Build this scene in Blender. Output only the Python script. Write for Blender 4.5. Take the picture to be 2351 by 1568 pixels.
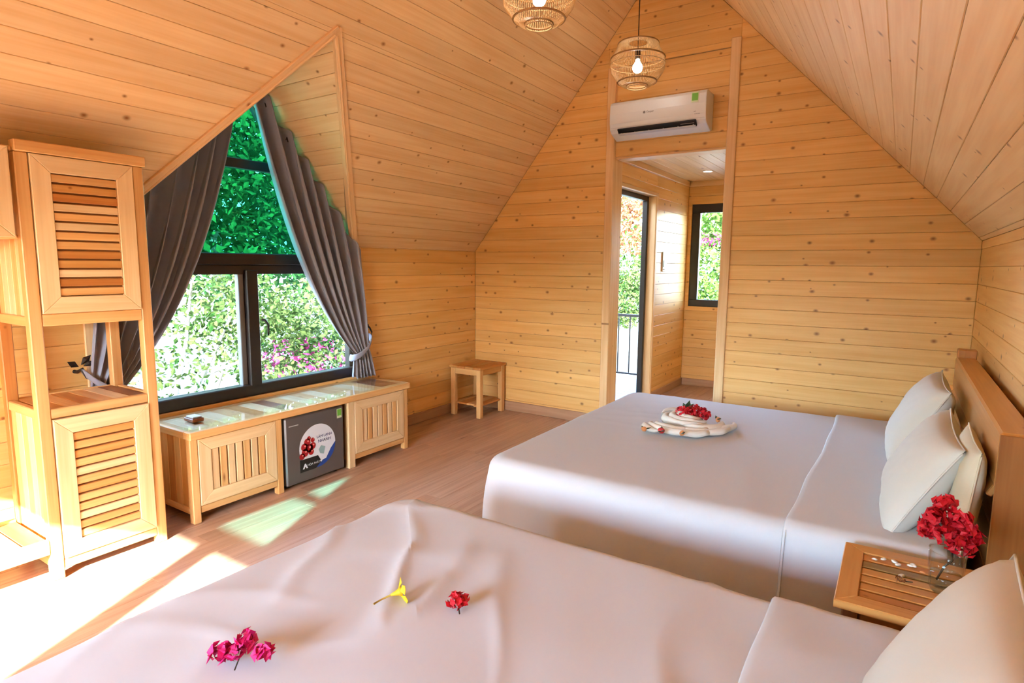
import bpy, math, random
import numpy as np
from mathutils import Vector, Matrix, noise

for _o in list(bpy.data.objects):
    bpy.data.objects.remove(_o)
random.seed(7)
SC = bpy.context.scene
COL = SC.collection

# ------------------------------------------------------------------ camera, world, sun, exposure
cam = bpy.data.cameras.new('camera')
cam.sensor_fit = 'HORIZONTAL'
cam.sensor_width = 36.0
cam.lens = 36.0 * 1369.32 / 2351.0
cam.clip_start = 0.05
cam.clip_end = 300
camo = bpy.data.objects.new('camera', cam)
COL.objects.link(camo)
_R = Vector((0.83818732, 0.54531574, 0.00853046))
_D = Vector((0.07650357, -0.10207581, -0.9918305))
_F = Vector((-0.53999002, 0.83199235, -0.12727725))
camo.matrix_world = Matrix(((_R.x, -_D.x, -_F.x, 0.0), (_R.y, -_D.y, -_F.y, 0.0), (_R.z, -_D.z, -_F.z, 1.5), (0, 0, 0, 1)))
SC.camera = camo

SUN_DIR = Vector((-0.41, 0.91, -0.45))          # the way the sunlight travels
w = bpy.data.worlds.new('sky')
SC.world = w
w.use_nodes = True
wn = w.node_tree
wn.nodes.clear()
_out = wn.nodes.new('ShaderNodeOutputWorld')
_bg = wn.nodes.new('ShaderNodeBackground')
_sky = wn.nodes.new('ShaderNodeTexSky')
_sky.sky_type = 'NISHITA'
_sky.sun_disc = False
_sky.sun_elevation = math.radians(24)
_sky.sun_rotation = math.atan2(0.41, -0.91)
_sky.air_density = 1.0
_sky.dust_density = 0.2
_bg.inputs['Strength'].default_value = 5.8
wn.links.new(_sky.outputs[0], _bg.inputs['Color'])
wn.links.new(_bg.outputs[0], _out.inputs['Surface'])

_sl = bpy.data.lights.new('sun', 'SUN')
_sl.energy = 52.0
_sl.angle = math.radians(0.53)
_sl.color = (0.85, 0.95, 1.0)
_so = bpy.data.objects.new('sun', _sl)
COL.objects.link(_so)
_so.rotation_euler = SUN_DIR.to_track_quat('-Z', 'Y').to_euler()
_so.location = (3, -8, 8)

vs = SC.view_settings
vs.view_transform = 'Standard'
vs.look = 'None'
vs.exposure = 0.48
vs.gamma = 1.0
vs.use_curve_mapping = False
SC.cycles.use_denoising = True
SC.cycles.max_bounces = 8
SC.cycles.use_adaptive_sampling = True
SC.cycles.adaptive_threshold = 0.1
SC.cycles.adaptive_min_samples = 20
SC.cycles.diffuse_bounces = 4
SC.cycles.use_light_tree = False
SC.cycles.glossy_bounces = 3
SC.cycles.transparent_max_bounces = 10
SC.cycles.caustics_reflective = False
SC.cycles.caustics_refractive = False
SC.cycles.sample_clamp_indirect = 8.0

# ------------------------------------------------------------------ node materials
def srgb(r, g, b):
    return tuple(((c / 255) / 12.92 if c / 255 <= 0.04045 else ((c / 255 + 0.055) / 1.055) ** 2.4) for c in (r, g, b)) + (1.0,)

def newmat(name):
    m = bpy.data.materials.new(name)
    m.use_nodes = True
    nt = m.node_tree
    nt.nodes.clear()
    out = nt.nodes.new('ShaderNodeOutputMaterial')
    return m, nt, out

def plain(name, col, rough=0.5, metal=0.0, coat=0.0, spec=0.5, bump=None, var=0.0, sheen=0.0):
    m, nt, out = newmat(name)
    b = nt.nodes.new('ShaderNodeBsdfPrincipled')
    b.inputs['Base Color'].default_value = col
    b.inputs['Roughness'].default_value = rough
    b.inputs['Metallic'].default_value = metal
    b.inputs['Coat Weight'].default_value = coat
    b.inputs['Specular IOR Level'].default_value = spec
    if sheen:
        b.inputs['Sheen Weight'].default_value = sheen
    tc = nt.nodes.new('ShaderNodeTexCoord')
    if var:
        nz = nt.nodes.new('ShaderNodeTexNoise')
        nz.inputs['Scale'].default_value = 6
        nz.inputs['Detail'].default_value = 2
        nt.links.new(tc.outputs['Object'], nz.inputs['Vector'])
        hs = nt.nodes.new('ShaderNodeHueSaturation')
        mr = nt.nodes.new('ShaderNodeMapRange')
        mr.inputs['To Min'].default_value = 1 - var
        mr.inputs['To Max'].default_value = 1 + var
        nt.links.new(nz.outputs['Fac'], mr.inputs['Value'])
        nt.links.new(mr.outputs[0], hs.inputs['Value'])
        hs.inputs['Color'].default_value = col
        nt.links.new(hs.outputs[0], b.inputs['Base Color'])
    if bump:
        sc, st = bump
        nz = nt.nodes.new('ShaderNodeTexNoise')
        nz.inputs['Scale'].default_value = sc
        nz.inputs['Detail'].default_value = 3
        nt.links.new(tc.outputs['Object'], nz.inputs['Vector'])
        bp = nt.nodes.new('ShaderNodeBump')
        bp.inputs['Strength'].default_value = st
        bp.inputs['Distance'].default_value = 0.01
        nt.links.new(nz.outputs['Fac'], bp.inputs['Height'])
        nt.links.new(bp.outputs[0], b.inputs['Normal'])
    nt.links.new(b.outputs[0], out.inputs['Surface'])
    return m

def wood(name, ca, cb, knots=0.55, rough=0.45, coat=0.0, var=0.12, kcol=(0.30, 0.10, 0.018, 1), ks=(5.0, 6.6), kr=0.085):
    """grain runs along the piece's own X axis; every piece gets its own offset and tone"""
    m, nt, out = newmat(name)
    L = nt.links.new
    N = nt.nodes.new
    b = N('ShaderNodeBsdfPrincipled')
    b.inputs['Roughness'].default_value = rough
    b.inputs['Coat Weight'].default_value = coat
    b.inputs['Coat Roughness'].default_value = 0.06
    tc = N('ShaderNodeTexCoord')
    oi = N('ShaderNodeObjectInfo')
    off = N('ShaderNodeMath'); off.operation = 'MULTIPLY'; off.inputs[1].default_value = 61.7
    L(oi.outputs['Random'], off.inputs[0])
    add = N('ShaderNodeVectorMath'); add.operation = 'ADD'
    L(tc.outputs['Object'], add.inputs[0]); L(off.outputs[0], add.inputs[1])
    mp = N('ShaderNodeMapping'); mp.inputs['Scale'].default_value = (0.9, 17, 17)
    L(add.outputs[0], mp.inputs['Vector'])
    nz = N('ShaderNodeTexNoise'); nz.inputs['Scale'].default_value = 1.6; nz.inputs['Detail'].default_value = 2.0
    L(mp.outputs[0], nz.inputs['Vector'])
    mp2 = N('ShaderNodeMapping'); mp2.inputs['Scale'].default_value = (2.5, 120, 120)
    L(add.outputs[0], mp2.inputs['Vector'])
    nf = N('ShaderNodeTexNoise'); nf.inputs['Scale'].default_value = 1.0; nf.inputs['Detail'].default_value = 0.0
    L(mp2.outputs[0], nf.inputs['Vector'])
    mixg = N('ShaderNodeMath'); mixg.operation = 'MULTIPLY_ADD'; mixg.inputs[1].default_value = 0.25
    L(nf.outputs['Fac'], mixg.inputs[0]); L(nz.outputs['Fac'], mixg.inputs[2])
    ramp = N('ShaderNodeValToRGB')
    ramp.color_ramp.elements[0].position = 0.42; ramp.color_ramp.elements[0].color = ca
    ramp.color_ramp.elements[1].position = 0.82; ramp.color_ramp.elements[1].color = cb
    L(mixg.outputs[0], ramp.inputs['Fac'])
    hs = N('ShaderNodeHueSaturation')
    mr = N('ShaderNodeMapRange'); mr.inputs['To Min'].default_value = 1 - var; mr.inputs['To Max'].default_value = 1 + var * 0.6
    L(oi.outputs['Random'], mr.inputs['Value']); L(mr.outputs[0], hs.inputs['Value'])
    L(ramp.outputs[0], hs.inputs['Color'])
    col = hs.outputs[0]
    if knots > 0:
        mk = N('ShaderNodeMapping'); mk.inputs['Scale'].default_value = (ks[0], ks[1], 1)
        L(add.outputs[0], mk.inputs['Vector'])
        vo = N('ShaderNodeTexVoronoi'); vo.voronoi_dimensions = '2D'; vo.inputs['Scale'].default_value = 1.0
        L(mk.outputs[0], vo.inputs['Vector'])
        sep = N('ShaderNodeSeparateColor'); L(vo.outputs['Color'], sep.inputs[0])
        rad = N('ShaderNodeMath'); rad.operation = 'MULTIPLY'; rad.inputs[1].default_value = kr
        L(sep.outputs[1], rad.inputs[0])
        rad2 = N('ShaderNodeMath'); rad2.operation = 'ADD'; rad2.inputs[1].default_value = kr * 0.45
        L(rad.outputs[0], rad2.inputs[0])
        km = N('ShaderNodeMapRange'); km.interpolation_type = 'SMOOTHSTEP'
        km.inputs['From Min'].default_value = 0.0
        L(vo.outputs['Distance'], km.inputs['Value']); L(rad2.outputs[0], km.inputs['From Max'])
        km.inputs['To Min'].default_value = 1; km.inputs['To Max'].default_value = 0
        th = N('ShaderNodeMath'); th.operation = 'LESS_THAN'; th.inputs[1].default_value = knots
        L(sep.outputs[0], th.inputs[0])
        mm = N('ShaderNodeMath'); mm.operation = 'MULTIPLY'
        L(km.outputs[0], mm.inputs[0]); L(th.outputs[0], mm.inputs[1])
        mx = N('ShaderNodeMix'); mx.data_type = 'RGBA'
        L(mm.outputs[0], mx.inputs['Factor']); L(col, mx.inputs['A']); mx.inputs['B'].default_value = kcol
        col = mx.outputs['Result']
    L(col, b.inputs['Base Color'])
    L(b.outputs[0], out.inputs['Surface'])
    return m

def glass(name, tint, refl=1.0, rough=0.0):
    m, nt, out = newmat(name)
    t = nt.nodes.new('ShaderNodeBsdfTransparent'); t.inputs['Color'].default_value = tint
    g = nt.nodes.new('ShaderNodeBsdfGlossy'); g.inputs['Roughness'].default_value = rough
    lw = nt.nodes.new('ShaderNodeLayerWeight'); lw.inputs['Blend'].default_value = 0.5
    pw = nt.nodes.new('ShaderNodeMath'); pw.operation = 'POWER'; pw.inputs[1].default_value = 4.0
    mu = nt.nodes.new('ShaderNodeMath'); mu.operation = 'MULTIPLY_ADD'; mu.inputs[1].default_value = refl; mu.inputs[2].default_value = 0.03 * refl
    mx = nt.nodes.new('ShaderNodeMixShader')
    nt.links.new(lw.outputs['Facing'], pw.inputs[0]); nt.links.new(pw.outputs[0], mu.inputs[0]); nt.links.new(mu.outputs[0], mx.inputs['Fac'])
    nt.links.new(t.outputs[0], mx.inputs[1]); nt.links.new(g.outputs[0], mx.inputs[2])
    nt.links.new(mx.outputs[0], out.inputs['Surface'])
    return m

def leafmat(name, c1, c2, trans=0.35, scale=3.0):
    m, nt, out = newmat(name)
    tc = nt.nodes.new('ShaderNodeTexCoord')
    nz = nt.nodes.new('ShaderNodeTexNoise'); nz.inputs['Scale'].default_value = scale; nz.inputs['Detail'].default_value = 3
    nt.links.new(tc.outputs['Object'], nz.inputs['Vector'])
    rp = nt.nodes.new('ShaderNodeValToRGB')
    rp.color_ramp.elements[0].position = 0.35; rp.color_ramp.elements[0].color = c1
    rp.color_ramp.elements[1].position = 0.65; rp.color_ramp.elements[1].color = c2
    nt.links.new(nz.outputs['Fac'], rp.inputs['Fac'])
    d = nt.nodes.new('ShaderNodeBsdfDiffuse'); t = nt.nodes.new('ShaderNodeBsdfTranslucent')
    nt.links.new(rp.outputs[0], d.inputs['Color']); nt.links.new(rp.outputs[0], t.inputs['Color'])
    mx = nt.nodes.new('ShaderNodeMixShader'); mx.inputs['Fac'].default_value = trans
    nt.links.new(d.outputs[0], mx.inputs[1]); nt.links.new(t.outputs[0], mx.inputs[2])
    nt.links.new(mx.outputs[0], out.inputs['Surface'])
    return m

def emit(name, col, s):
    m, nt, out = newmat(name)
    e = nt.nodes.new('ShaderNodeEmission'); e.inputs['Color'].default_value = col; e.inputs['Strength'].default_value = s
    nt.links.new(e.outputs[0], out.inputs['Surface'])
    return m

M = {}
M['pine'] = wood('pine_cladding', (0.82, 0.425, 0.115, 1), (0.90, 0.535, 0.185, 1), knots=0.6, kr=0.105, rough=0.42, var=0.10)
M['pine_few'] = wood('pine_ceiling', (0.80, 0.485, 0.215, 1), (0.88, 0.60, 0.31, 1), knots=0.30, kr=0.10, rough=0.42, var=0.08)
M['trim'] = wood('pine_trim', (0.76, 0.44, 0.19, 1), (0.87, 0.57, 0.29, 1), knots=0.12, rough=0.45, var=0.06)
M['pale'] = wood('pine_pale', (0.74, 0.48, 0.23, 1), (0.86, 0.62, 0.35, 1), knots=0.16, rough=0.42, var=0.08, ks=(2.2, 6))
M['furn'] = wood('pine_furniture', (0.68, 0.33, 0.10, 1), (0.82, 0.48, 0.19, 1), knots=0.3, rough=0.38, var=0.10, ks=(2.4, 8))
M['orange'] = wood('pine_orange', (0.50, 0.17, 0.035, 1), (0.62, 0.26, 0.065, 1), knots=0.35, rough=0.38, var=0.12)
M['amber'] = wood('pine_amber', (0.55, 0.235, 0.055, 1), (0.66, 0.33, 0.10, 1), knots=0.3, rough=0.35, var=0.10)
M['olive'] = wood('wood_olive_brown', (0.27, 0.17, 0.05, 1), (0.36, 0.23, 0.08, 1), knots=0.1, rough=0.35)
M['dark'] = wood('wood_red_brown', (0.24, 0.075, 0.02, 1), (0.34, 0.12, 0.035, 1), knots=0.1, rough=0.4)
M['brown'] = wood('wood_warm_brown', (0.30, 0.105, 0.022, 1), (0.42, 0.17, 0.045, 1), knots=0.1, rough=0.4)
M['floor'] = wood('laminate_floor', (0.46, 0.255, 0.15, 1), (0.60, 0.37, 0.24, 1), knots=0.1, rough=0.33, var=0.10, kcol=(0.2, 0.09, 0.045, 1), ks=(1.2, 9))
M['base'] = wood('baseboard_wood', (0.46, 0.235, 0.12, 1), (0.56, 0.32, 0.18, 1), knots=0.0, rough=0.4)
M['deck'] = wood('deck_grey', (0.17, 0.19, 0.23, 1), (0.26, 0.28, 0.32, 1), knots=0.0, rough=0.6)
M['added_terrace'] = plain('added_terrace_dark', (0.055, 0.055, 0.06, 1), 0.7, var=0.15)
M['slab'] = plain('wall_core', (0.42, 0.25, 0.12, 1), 0.8)
M['outer'] = plain('outer_cladding', (0.30, 0.18, 0.09, 1), 0.8, var=0.1)
M['alu'] = plain('brown_aluminium', (0.022, 0.014, 0.010, 1), 0.35, metal=0.0, spec=0.5)
M['alu_grey'] = plain('grey_aluminium', (0.16, 0.145, 0.135, 1), 0.4)
M['glass'] = glass('clear_glass', (0.96, 0.98, 0.97, 1), 0.8)
M['tint'] = glass('green_tinted_glass', (0.20, 0.60, 0.50, 1), 0.4)
M['tint_light'] = glass('pale_green_glass', (0.26, 0.56, 0.58, 1), 0.3)
M['sheetglass'] = glass('table_glass', (0.98, 0.99, 0.98, 1), 0.6)
M['vase'] = glass('vase_glass', (0.975, 0.985, 0.98, 1), 0.7)
M['linen'] = plain('white_linen', (0.64, 0.645, 0.675, 1), 0.85, spec=0.2)
M['pillow'] = plain('pillow_cotton', (0.66, 0.63, 0.58, 1), 0.85, spec=0.2)
M['cushion'] = plain('cushion_cream', (0.70, 0.62, 0.47, 1), 0.85, spec=0.2)
M['curtain'] = plain('curtain_taupe', (0.29, 0.285, 0.345, 1), 0.8, spec=0.25, sheen=0.15)
M['white'] = plain('white_plastic', (0.74, 0.73, 0.72, 1), 0.35)
M['offwhite'] = plain('grey_plastic', (0.52, 0.50, 0.49, 1), 0.4)
M['black'] = plain('black_plastic', (0.008, 0.007, 0.007, 1), 0.45)
M['iron'] = plain('dark_iron', (0.03, 0.02, 0.015, 1), 0.4, metal=0.6)
M['fridge'] = plain('fridge_graphite', (0.12, 0.10, 0.092, 1), 0.3, metal=0.15)
M['rattan'] = wood('rattan', (0.55, 0.33, 0.13, 1), (0.70, 0.47, 0.22, 1), knots=0, rough=0.5)
M['rattan_d'] = wood('rattan_rim', (0.33, 0.16, 0.05, 1), (0.45, 0.24, 0.08, 1), knots=0, rough=0.5)
M['bulb'] = emit('lit_bulb', (1.0, 0.96, 0.9, 1), 34)
M['led'] = emit('lit_downlight', (1.0, 0.97, 0.92, 1), 9)
M['red'] = plain('red_bract', (0.62, 0.004, 0.018, 1), 0.6, var=0.25)
M['pink'] = plain('magenta_bract', (0.72, 0.006, 0.16, 1), 0.6, var=0.2)
M['yellow'] = plain('yellow_petal', (0.85, 0.52, 0.012, 1), 0.6, var=0.1)
M['stem'] = plain('stem_brown', (0.05, 0.035, 0.015, 1), 0.7)
M['stem_y'] = plain('stem_ochre', (0.50, 0.33, 0.06, 1), 0.7)
M['leaf'] = plain('dark_green_leaf', (0.018, 0.05, 0.012, 1), 0.5, var=0.2)
M['peach'] = plain('peach_bud', (0.70, 0.28, 0.10, 1), 0.6, var=0.15)
M['rosebud'] = plain('rose_bud', (0.60, 0.03, 0.03, 1), 0.6, var=0.15)
M['towel'] = plain('white_towel', (0.83, 0.80, 0.74, 1), 0.95, spec=0.1)
M['st_white'] = plain('sticker_white', (0.72, 0.74, 0.80, 1), 0.4)
M['st_blue'] = plain('sticker_blue', (0.012, 0.06, 0.32, 1), 0.4)
M['st_navy'] = plain('print_navy', (0.02, 0.03, 0.16, 1), 0.4)
M['st_red'] = plain('print_red', (0.40, 0.006, 0.012, 1), 0.4, var=0.3)
M['st_redlight'] = plain('print_red_highlight', (0.85, 0.25, 0.22, 1), 0.4)
M['st_green'] = plain('label_green', (0.16, 0.46, 0.05, 1), 0.4)
M['st_pale'] = plain('label_pale', (0.62, 0.72, 0.48, 1), 0.4)
M['st_teal'] = plain('print_teal', (0.30, 0.45, 0.47, 1), 0.4)
M['print_grey'] = plain('print_grey', (0.22, 0.21, 0.21, 1), 0.4)
M['ground'] = plain('sandy_ground', (0.28, 0.27, 0.23, 1), 0.9, var=0.25)
M['rock'] = plain('pale_rock', (0.52, 0.50, 0.47, 1), 0.9, var=0.3)
M['bark'] = plain('pale_bark', (0.42, 0.36, 0.29, 1), 0.8, var=0.25)
M['leafA'] = leafmat('foliage_green', (0.022, 0.065, 0.010, 1), (0.10, 0.16, 0.032, 1))
M['leafB'] = leafmat('foliage_bright', (0.013, 0.04, 0.008, 1), (0.105, 0.13, 0.038, 1))
M['leafC'] = leafmat('foliage_deep', (0.009, 0.042, 0.012, 1), (0.038, 0.115, 0.03, 1))
M['leafR'] = leafmat('foliage_red', (0.16, 0.04, 0.018, 1), (0.30, 0.15, 0.075, 1))
M['leafP'] = leafmat('blossom_pink', (0.22, 0.015, 0.08, 1), (0.32, 0.06, 0.15, 1))
M['control'] = plain('control_green_glass', (0.05, 0.22, 0.12, 1), 0.15)
M['roof'] = plain('roof_felt', (0.16, 0.10, 0.06, 1), 0.9, var=0.1)

# ------------------------------------------------------------------ object helpers
W = {}

def place(o, mat=None, parent=None, Mw=None):
    Mw = Mw if Mw is not None else Matrix.Identity(4)
    COL.objects.link(o)
    W[o] = Mw
    if parent is not None:
        o.parent = parent
        o.matrix_basis = W[parent].inverted() @ Mw
    else:
        o.matrix_basis = Mw
    if mat is not None and o.data is not None and not o.data.materials:
        o.data.materials.append(M[mat])
    return o

def mesh(name, v, f, mat, parent=None, Mw=None, smooth=False):
    me = bpy.data.meshes.new(name)
    me.from_pydata([tuple(p) for p in v], [], f)
    if smooth:
        me.polygons.foreach_set('use_smooth', [True] * len(me.polygons))
    me.update()
    return place(bpy.data.objects.new(name, me), mat, parent, Mw)

def tag(o, label, cat, group=None, kind=None):
    if label: o['label'] = label
    if cat: o['category'] = cat
    if group: o['group'] = group
    if kind: o['kind'] = kind
    return o

def thing(name, label, cat, loc, group=None, kind=None):
    o = bpy.data.objects.new(name, None)
    o.empty_display_size = 0.1
    place(o, None, None, Matrix.Translation(Vector(loc)))
    return tag(o, label, cat, group, kind)

def struct(o):
    o['kind'] = 'structure'
    return o

def frame(O, U, V):
    U = Vector(U).normalized(); V = Vector(V).normalized(); N = U.cross(V).normalized()
    return Matrix(((U.x, V.x, N.x, O[0]), (U.y, V.y, N.y, O[1]), (U.z, V.z, N.z, O[2]), (0, 0, 0, 1)))

def cbox(dx, dy, dz, c):
    """chamfered box centred on 0"""
    c = min(c, 0.3 * min(dx, dy, dz))
    hx, hy, hz = dx / 2, dy / 2, dz / 2
    v, idx = [], {}
    for sx in (-1, 1):
        for sy in (-1, 1):
            for sz in (-1, 1):
                for a in range(3):
                    p = [sx * (hx - c), sy * (hy - c), sz * (hz - c)]
                    p[a] = (sx * hx, sy * hy, sz * hz)[a]
                    idx[(sx, sy, sz, a)] = len(v); v.append(p)
    f = []
    for a in range(3):
        b_, c_ = (a + 1) % 3, (a + 2) % 3
        for s in (-1, 1):
            q = []
            for (t, u) in ((-1, -1), (1, -1), (1, 1), (-1, 1)):
                k = [0, 0, 0]; k[a] = s; k[b_] = t; k[c_] = u
                q.append(idx[(*k, a)])
            f.append(q if s > 0 else q[::-1])
        for t in (-1, 1):
            for u in (-1, 1):
                k0 = [0, 0, 0]; k1 = [0, 0, 0]
                k0[a] = -1; k1[a] = 1; k0[b_] = k1[b_] = t; k0[c_] = k1[c_] = u
                q = [idx[(*k0, b_)], idx[(*k1, b_)], idx[(*k1, c_)], idx[(*k0, c_)]]
                f.append(q if t * u < 0 else q[::-1])
    for sx in (-1, 1):
        for sy in (-1, 1):
            for sz in (-1, 1):
                q = [idx[(sx, sy, sz, 0)], idx[(sx, sy, sz, 1)], idx[(sx, sy, sz, 2)]]
                f.append(q if sx * sy * sz > 0 else q[::-1])
    return v, f

def beam(name, lo, hi, mat, parent=None, ch=0.004):
    """axis-aligned chamfered piece; its own X axis follows the longest side (the grain)"""
    lo = Vector(lo); hi = Vector(hi)
    d = [abs(hi[i] - lo[i]) for i in range(3)]
    c = (lo + hi) / 2
    a = d.index(max(d))
    if a == 0: Mx = Matrix.Identity(4)
    elif a == 1: Mx = Matrix.Rotation(math.pi / 2, 4, 'Z')
    else: Mx = Matrix.Rotation(-math.pi / 2, 4, 'Y')
    dd = (d[0], d[1], d[2]) if a == 0 else ((d[1], d[0], d[2]) if a == 1 else (d[2], d[1], d[0]))
    v, f = cbox(*dd, ch)
    return mesh(name, v, f, mat, parent, Matrix.Translation(c) @ Mx)

def bar(name, p, q, wdt, thk, nrm, mat, parent=None, ch=0.003):
    p = Vector(p); q = Vector(q)
    U = (q - p).normalized(); N = Vector(nrm)
    N = (N - U * N.dot(U)).normalized(); V = N.cross(U)
    c = (p + q) / 2
    Mx = Matrix(((U.x, V.x, N.x, c.x), (U.y, V.y, N.y, c.y), (U.z, V.z, N.z, c.z), (0, 0, 0, 1)))
    v, f = cbox((q - p).length, wdt, thk, ch)
    return mesh(name, v, f, mat, parent, Mx)

def clip(poly, a, b, c):
    """keep a*u+b*v<=c"""
    out = []
    for i in range(len(poly)):
        p, q = poly[i], poly[(i + 1) % len(poly)]
        dp = a * p[0] + b * p[1] - c; dq = a * q[0] + b * q[1] - c
        if dp <= 0: out.append(p)
        if (dp < 0 < dq) or (dq < 0 < dp):
            t = dp / (dp - dq)
            out.append((p[0] + t * (q[0] - p[0]), p[1] + t * (q[1] - p[1])))
    return out

def area(poly):
    return 0.5 * sum(poly[i][0] * poly[(i + 1) % len(poly)][1] - poly[(i + 1) % len(poly)][0] * poly[i][1] for i in range(len(poly)))

def clean(poly):
    out = []
    for p in poly:
        if not out or math.hypot(p[0] - out[-1][0], p[1] - out[-1][1]) > 1e-4: out.append(p)
    if len(out) > 1 and math.hypot(out[0][0] - out[-1][0], out[0][1] - out[-1][1]) < 1e-4: out.pop()
    return out

def inset(poly, d):
    r = list(poly)
    n = len(poly)
    for i in range(n):
        p, q = poly[i], poly[(i + 1) % n]
        ex, ey = q[0] - p[0], q[1] - p[1]
        L = math.hypot(ex, ey)
        nx, ny = ey / L, -ex / L
        r = clip(r, nx, ny, nx * p[0] + ny * p[1] - d)
        if len(r) < 3: return None
    r = clean(r)
    return r if len(r) == n else None

def polyplank(name, poly, t, mat, parent, F, ch=0.0025, z0=0.0):
    poly = clean(poly)
    if len(poly) < 3: return None
    if area(poly) < 0: poly = poly[::-1]
    if area(poly) < 2e-4: return None
    us = [p[0] for p in poly]; vv = [p[1] for p in poly]
    cu, cv = (min(us) + max(us)) / 2, (min(vv) + max(vv)) / 2
    poly = [(p[0] - cu, p[1] - cv) for p in poly]
    n = len(poly)
    ip = inset(poly, ch)
    v = [(p[0], p[1], z0) for p in poly]
    if ip:
        # start the inset ring at the vertex nearest to poly[0]
        k = min(range(n), key=lambda i: (ip[i][0] - poly[0][0]) ** 2 + (ip[i][1] - poly[0][1]) ** 2)
        ip = ip[k:] + ip[:k]
        v += [(p[0], p[1], z0 + t - ch) for p in poly] + [(p[0], p[1], z0 + t) for p in ip]
        rings = 3
    else:
        v += [(p[0], p[1], z0 + t) for p in poly]
        rings = 2
    f = [list(range(n))[::-1], [(rings - 1) * n + i for i in range(n)]]
    for r in range(rings - 1):
        for i in range(n):
            j = (i + 1) % n
            f.append([r * n + i, r * n + j, (r + 1) * n + j, (r + 1) * n + i])
    return mesh(name, v, f, mat, parent, F @ Matrix.Translation((cu, cv, 0)))

def clad(parent, F, regions, v0, step, mat, t=0.016, name='plank', gap=0.0012, split=None, ch=0.0025):
    for poly in regions:
        vmin = min(p[1] for p in poly); vmax = max(p[1] for p in poly)
        k = math.floor((vmin - v0) / step)
        while v0 + k * step < vmax - 1e-4:
            a, b = v0 + k * step + gap / 2, v0 + (k + 1) * step - gap / 2
            r = clip(clip(poly, 0, 1, b), 0, -1, -a)
            if len(r) >= 3:
                if split:
                    umin = min(p[0] for p in r); umax = max(p[0] for p in r)
                    u = umin - random.random() * split
                    while u < umax:
                        s = clip(clip(r, 1, 0, u + split - gap / 2), -1, 0, -(u + gap / 2))
                        if len(s) >= 3: polyplank(name, s, t, mat, parent, F, ch)
                        u += split
                else:
                    polyplank(name, r, t, mat, parent, F, ch)
            k += 1

def slab(name, F, regions, thick, mat='slab'):
    v, f = [], []
    for poly in regions:
        if area(poly) < 0: poly = poly[::-1]
        n = len(poly); b = len(v)
        v += [(p[0], p[1], -thick) for p in poly] + [(p[0], p[1], 0) for p in poly]
        f += [[b + i for i in range(n)][::-1], [b + n + i for i in range(n)]]
        for i in range(n):
            j = (i + 1) % n
            f.append([b + i, b + j, b + n + j, b + n + i])
    return struct(mesh(name, v, f, mat, None, F))

def lathe(name, prof, mat, parent=None, Mw=None, n=32, smooth=True, close=False):
    v, f = [], []
    for (r, z) in prof:
        for i in range(n):
            a = 2 * math.pi * i / n
            v.append((r * math.cos(a), r * math.sin(a), z))
    m = len(prof)
    for k in range(m - 1 if not close else m):
        k2 = (k + 1) % m
        for i in range(n):
            j = (i + 1) % n
            f.append([k * n + i, k * n + j, k2 * n + j, k2 * n + i])
    if not close:
        if prof[0][0] > 1e-6: f.append([i for i in range(n)][::-1])
        if prof[-1][0] > 1e-6: f.append([(m - 1) * n + i for i in range(n)])
    return mesh(name, v, f, mat, parent, Mw, smooth)

def tube_data(pts, rad, n=8):
    """closed tube through pts; rad a number or a list"""
    pts = [Vector(p) for p in pts]
    if not isinstance(rad, (list, tuple)): rad = [rad] * len(pts)
    v, f = [], []
    up = Vector((0.13, 0.29, 0.95)).normalized()
    for i, p in enumerate(pts):
        d = (pts[min(i + 1, len(pts) - 1)] - pts[max(i - 1, 0)]).normalized()
        s = d.cross(up)
        if s.length < 1e-3: s = d.cross(Vector((1, 0, 0)))
        s.normalize(); t = d.cross(s)
        for k in range(n):
            a = 2 * math.pi * k / n
            v.append(p + (s * math.cos(a) + t * math.sin(a)) * rad[i])
    for i in range(len(pts) - 1):
        for k in range(n):
            l = (k + 1) % n
            f.append([i * n + k, i * n + l, (i + 1) * n + l, (i + 1) * n + k])
    f.append(list(range(n)))
    f.append([(len(pts) - 1) * n + k for k in range(n)][::-1])
    return v, f

def tube(name, pts, rad, mat, parent=None, n=8, Mw=None):
    v, f = tube_data(pts, rad, n)
    return mesh(name, v, f, mat, parent, Mw, True)

def ring(name, r, z, rad, mat, parent, Mw, n=40, m=6):
    v, f = [], []
    for i in range(n):
        a = 2 * math.pi * i / n
        for k in range(m):
            b = 2 * math.pi * k / m
            rr = r + rad * math.cos(b)
            v.append((rr * math.cos(a), rr * math.sin(a), z + rad * math.sin(b)))
    for i in range(n):
        for k in range(m):
            f.append([i * m + k, ((i + 1) % n) * m + k, ((i + 1) % n) * m + (k + 1) % m, i * m + (k + 1) % m])
    return mesh(name, v, f, mat, parent, Mw, True)

def text(name, s, size, mat, parent, F, extr=0.0004, align='CENTER', bold=0.0):
    cu = bpy.data.curves.new(name, 'FONT')
    cu.body = s; cu.size = size; cu.extrude = extr; cu.align_x = align; cu.align_y = 'CENTER'
    cu.offset = bold
    to = bpy.data.objects.new(name + '_tmp', cu)
    COL.objects.link(to)
    dg = bpy.context.evaluated_depsgraph_get()
    me = bpy.data.meshes.new_from_object(to.evaluated_get(dg))
    bpy.data.objects.remove(to)
    me.materials.clear()
    me.name = name
    return place(bpy.data.objects.new(name, me), mat, parent, F)

def flat(name, poly, mat, parent, F, t=0.0006, z0=0.0):
    """thin printed shape, polygon in the plane of F"""
    if area(poly) < 0: poly = poly[::-1]
    n = len(poly)
    v = [(p[0], p[1], z0) for p in poly] + [(p[0], p[1], z0 + t) for p in poly]
    f = [list(range(n))[::-1], [n + i for i in range(n)]]
    for i in range(n):
        j = (i + 1) % n
        f.append([i, j, n + j, n + i])
    return mesh(name, v, f, mat, parent, F)

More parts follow.
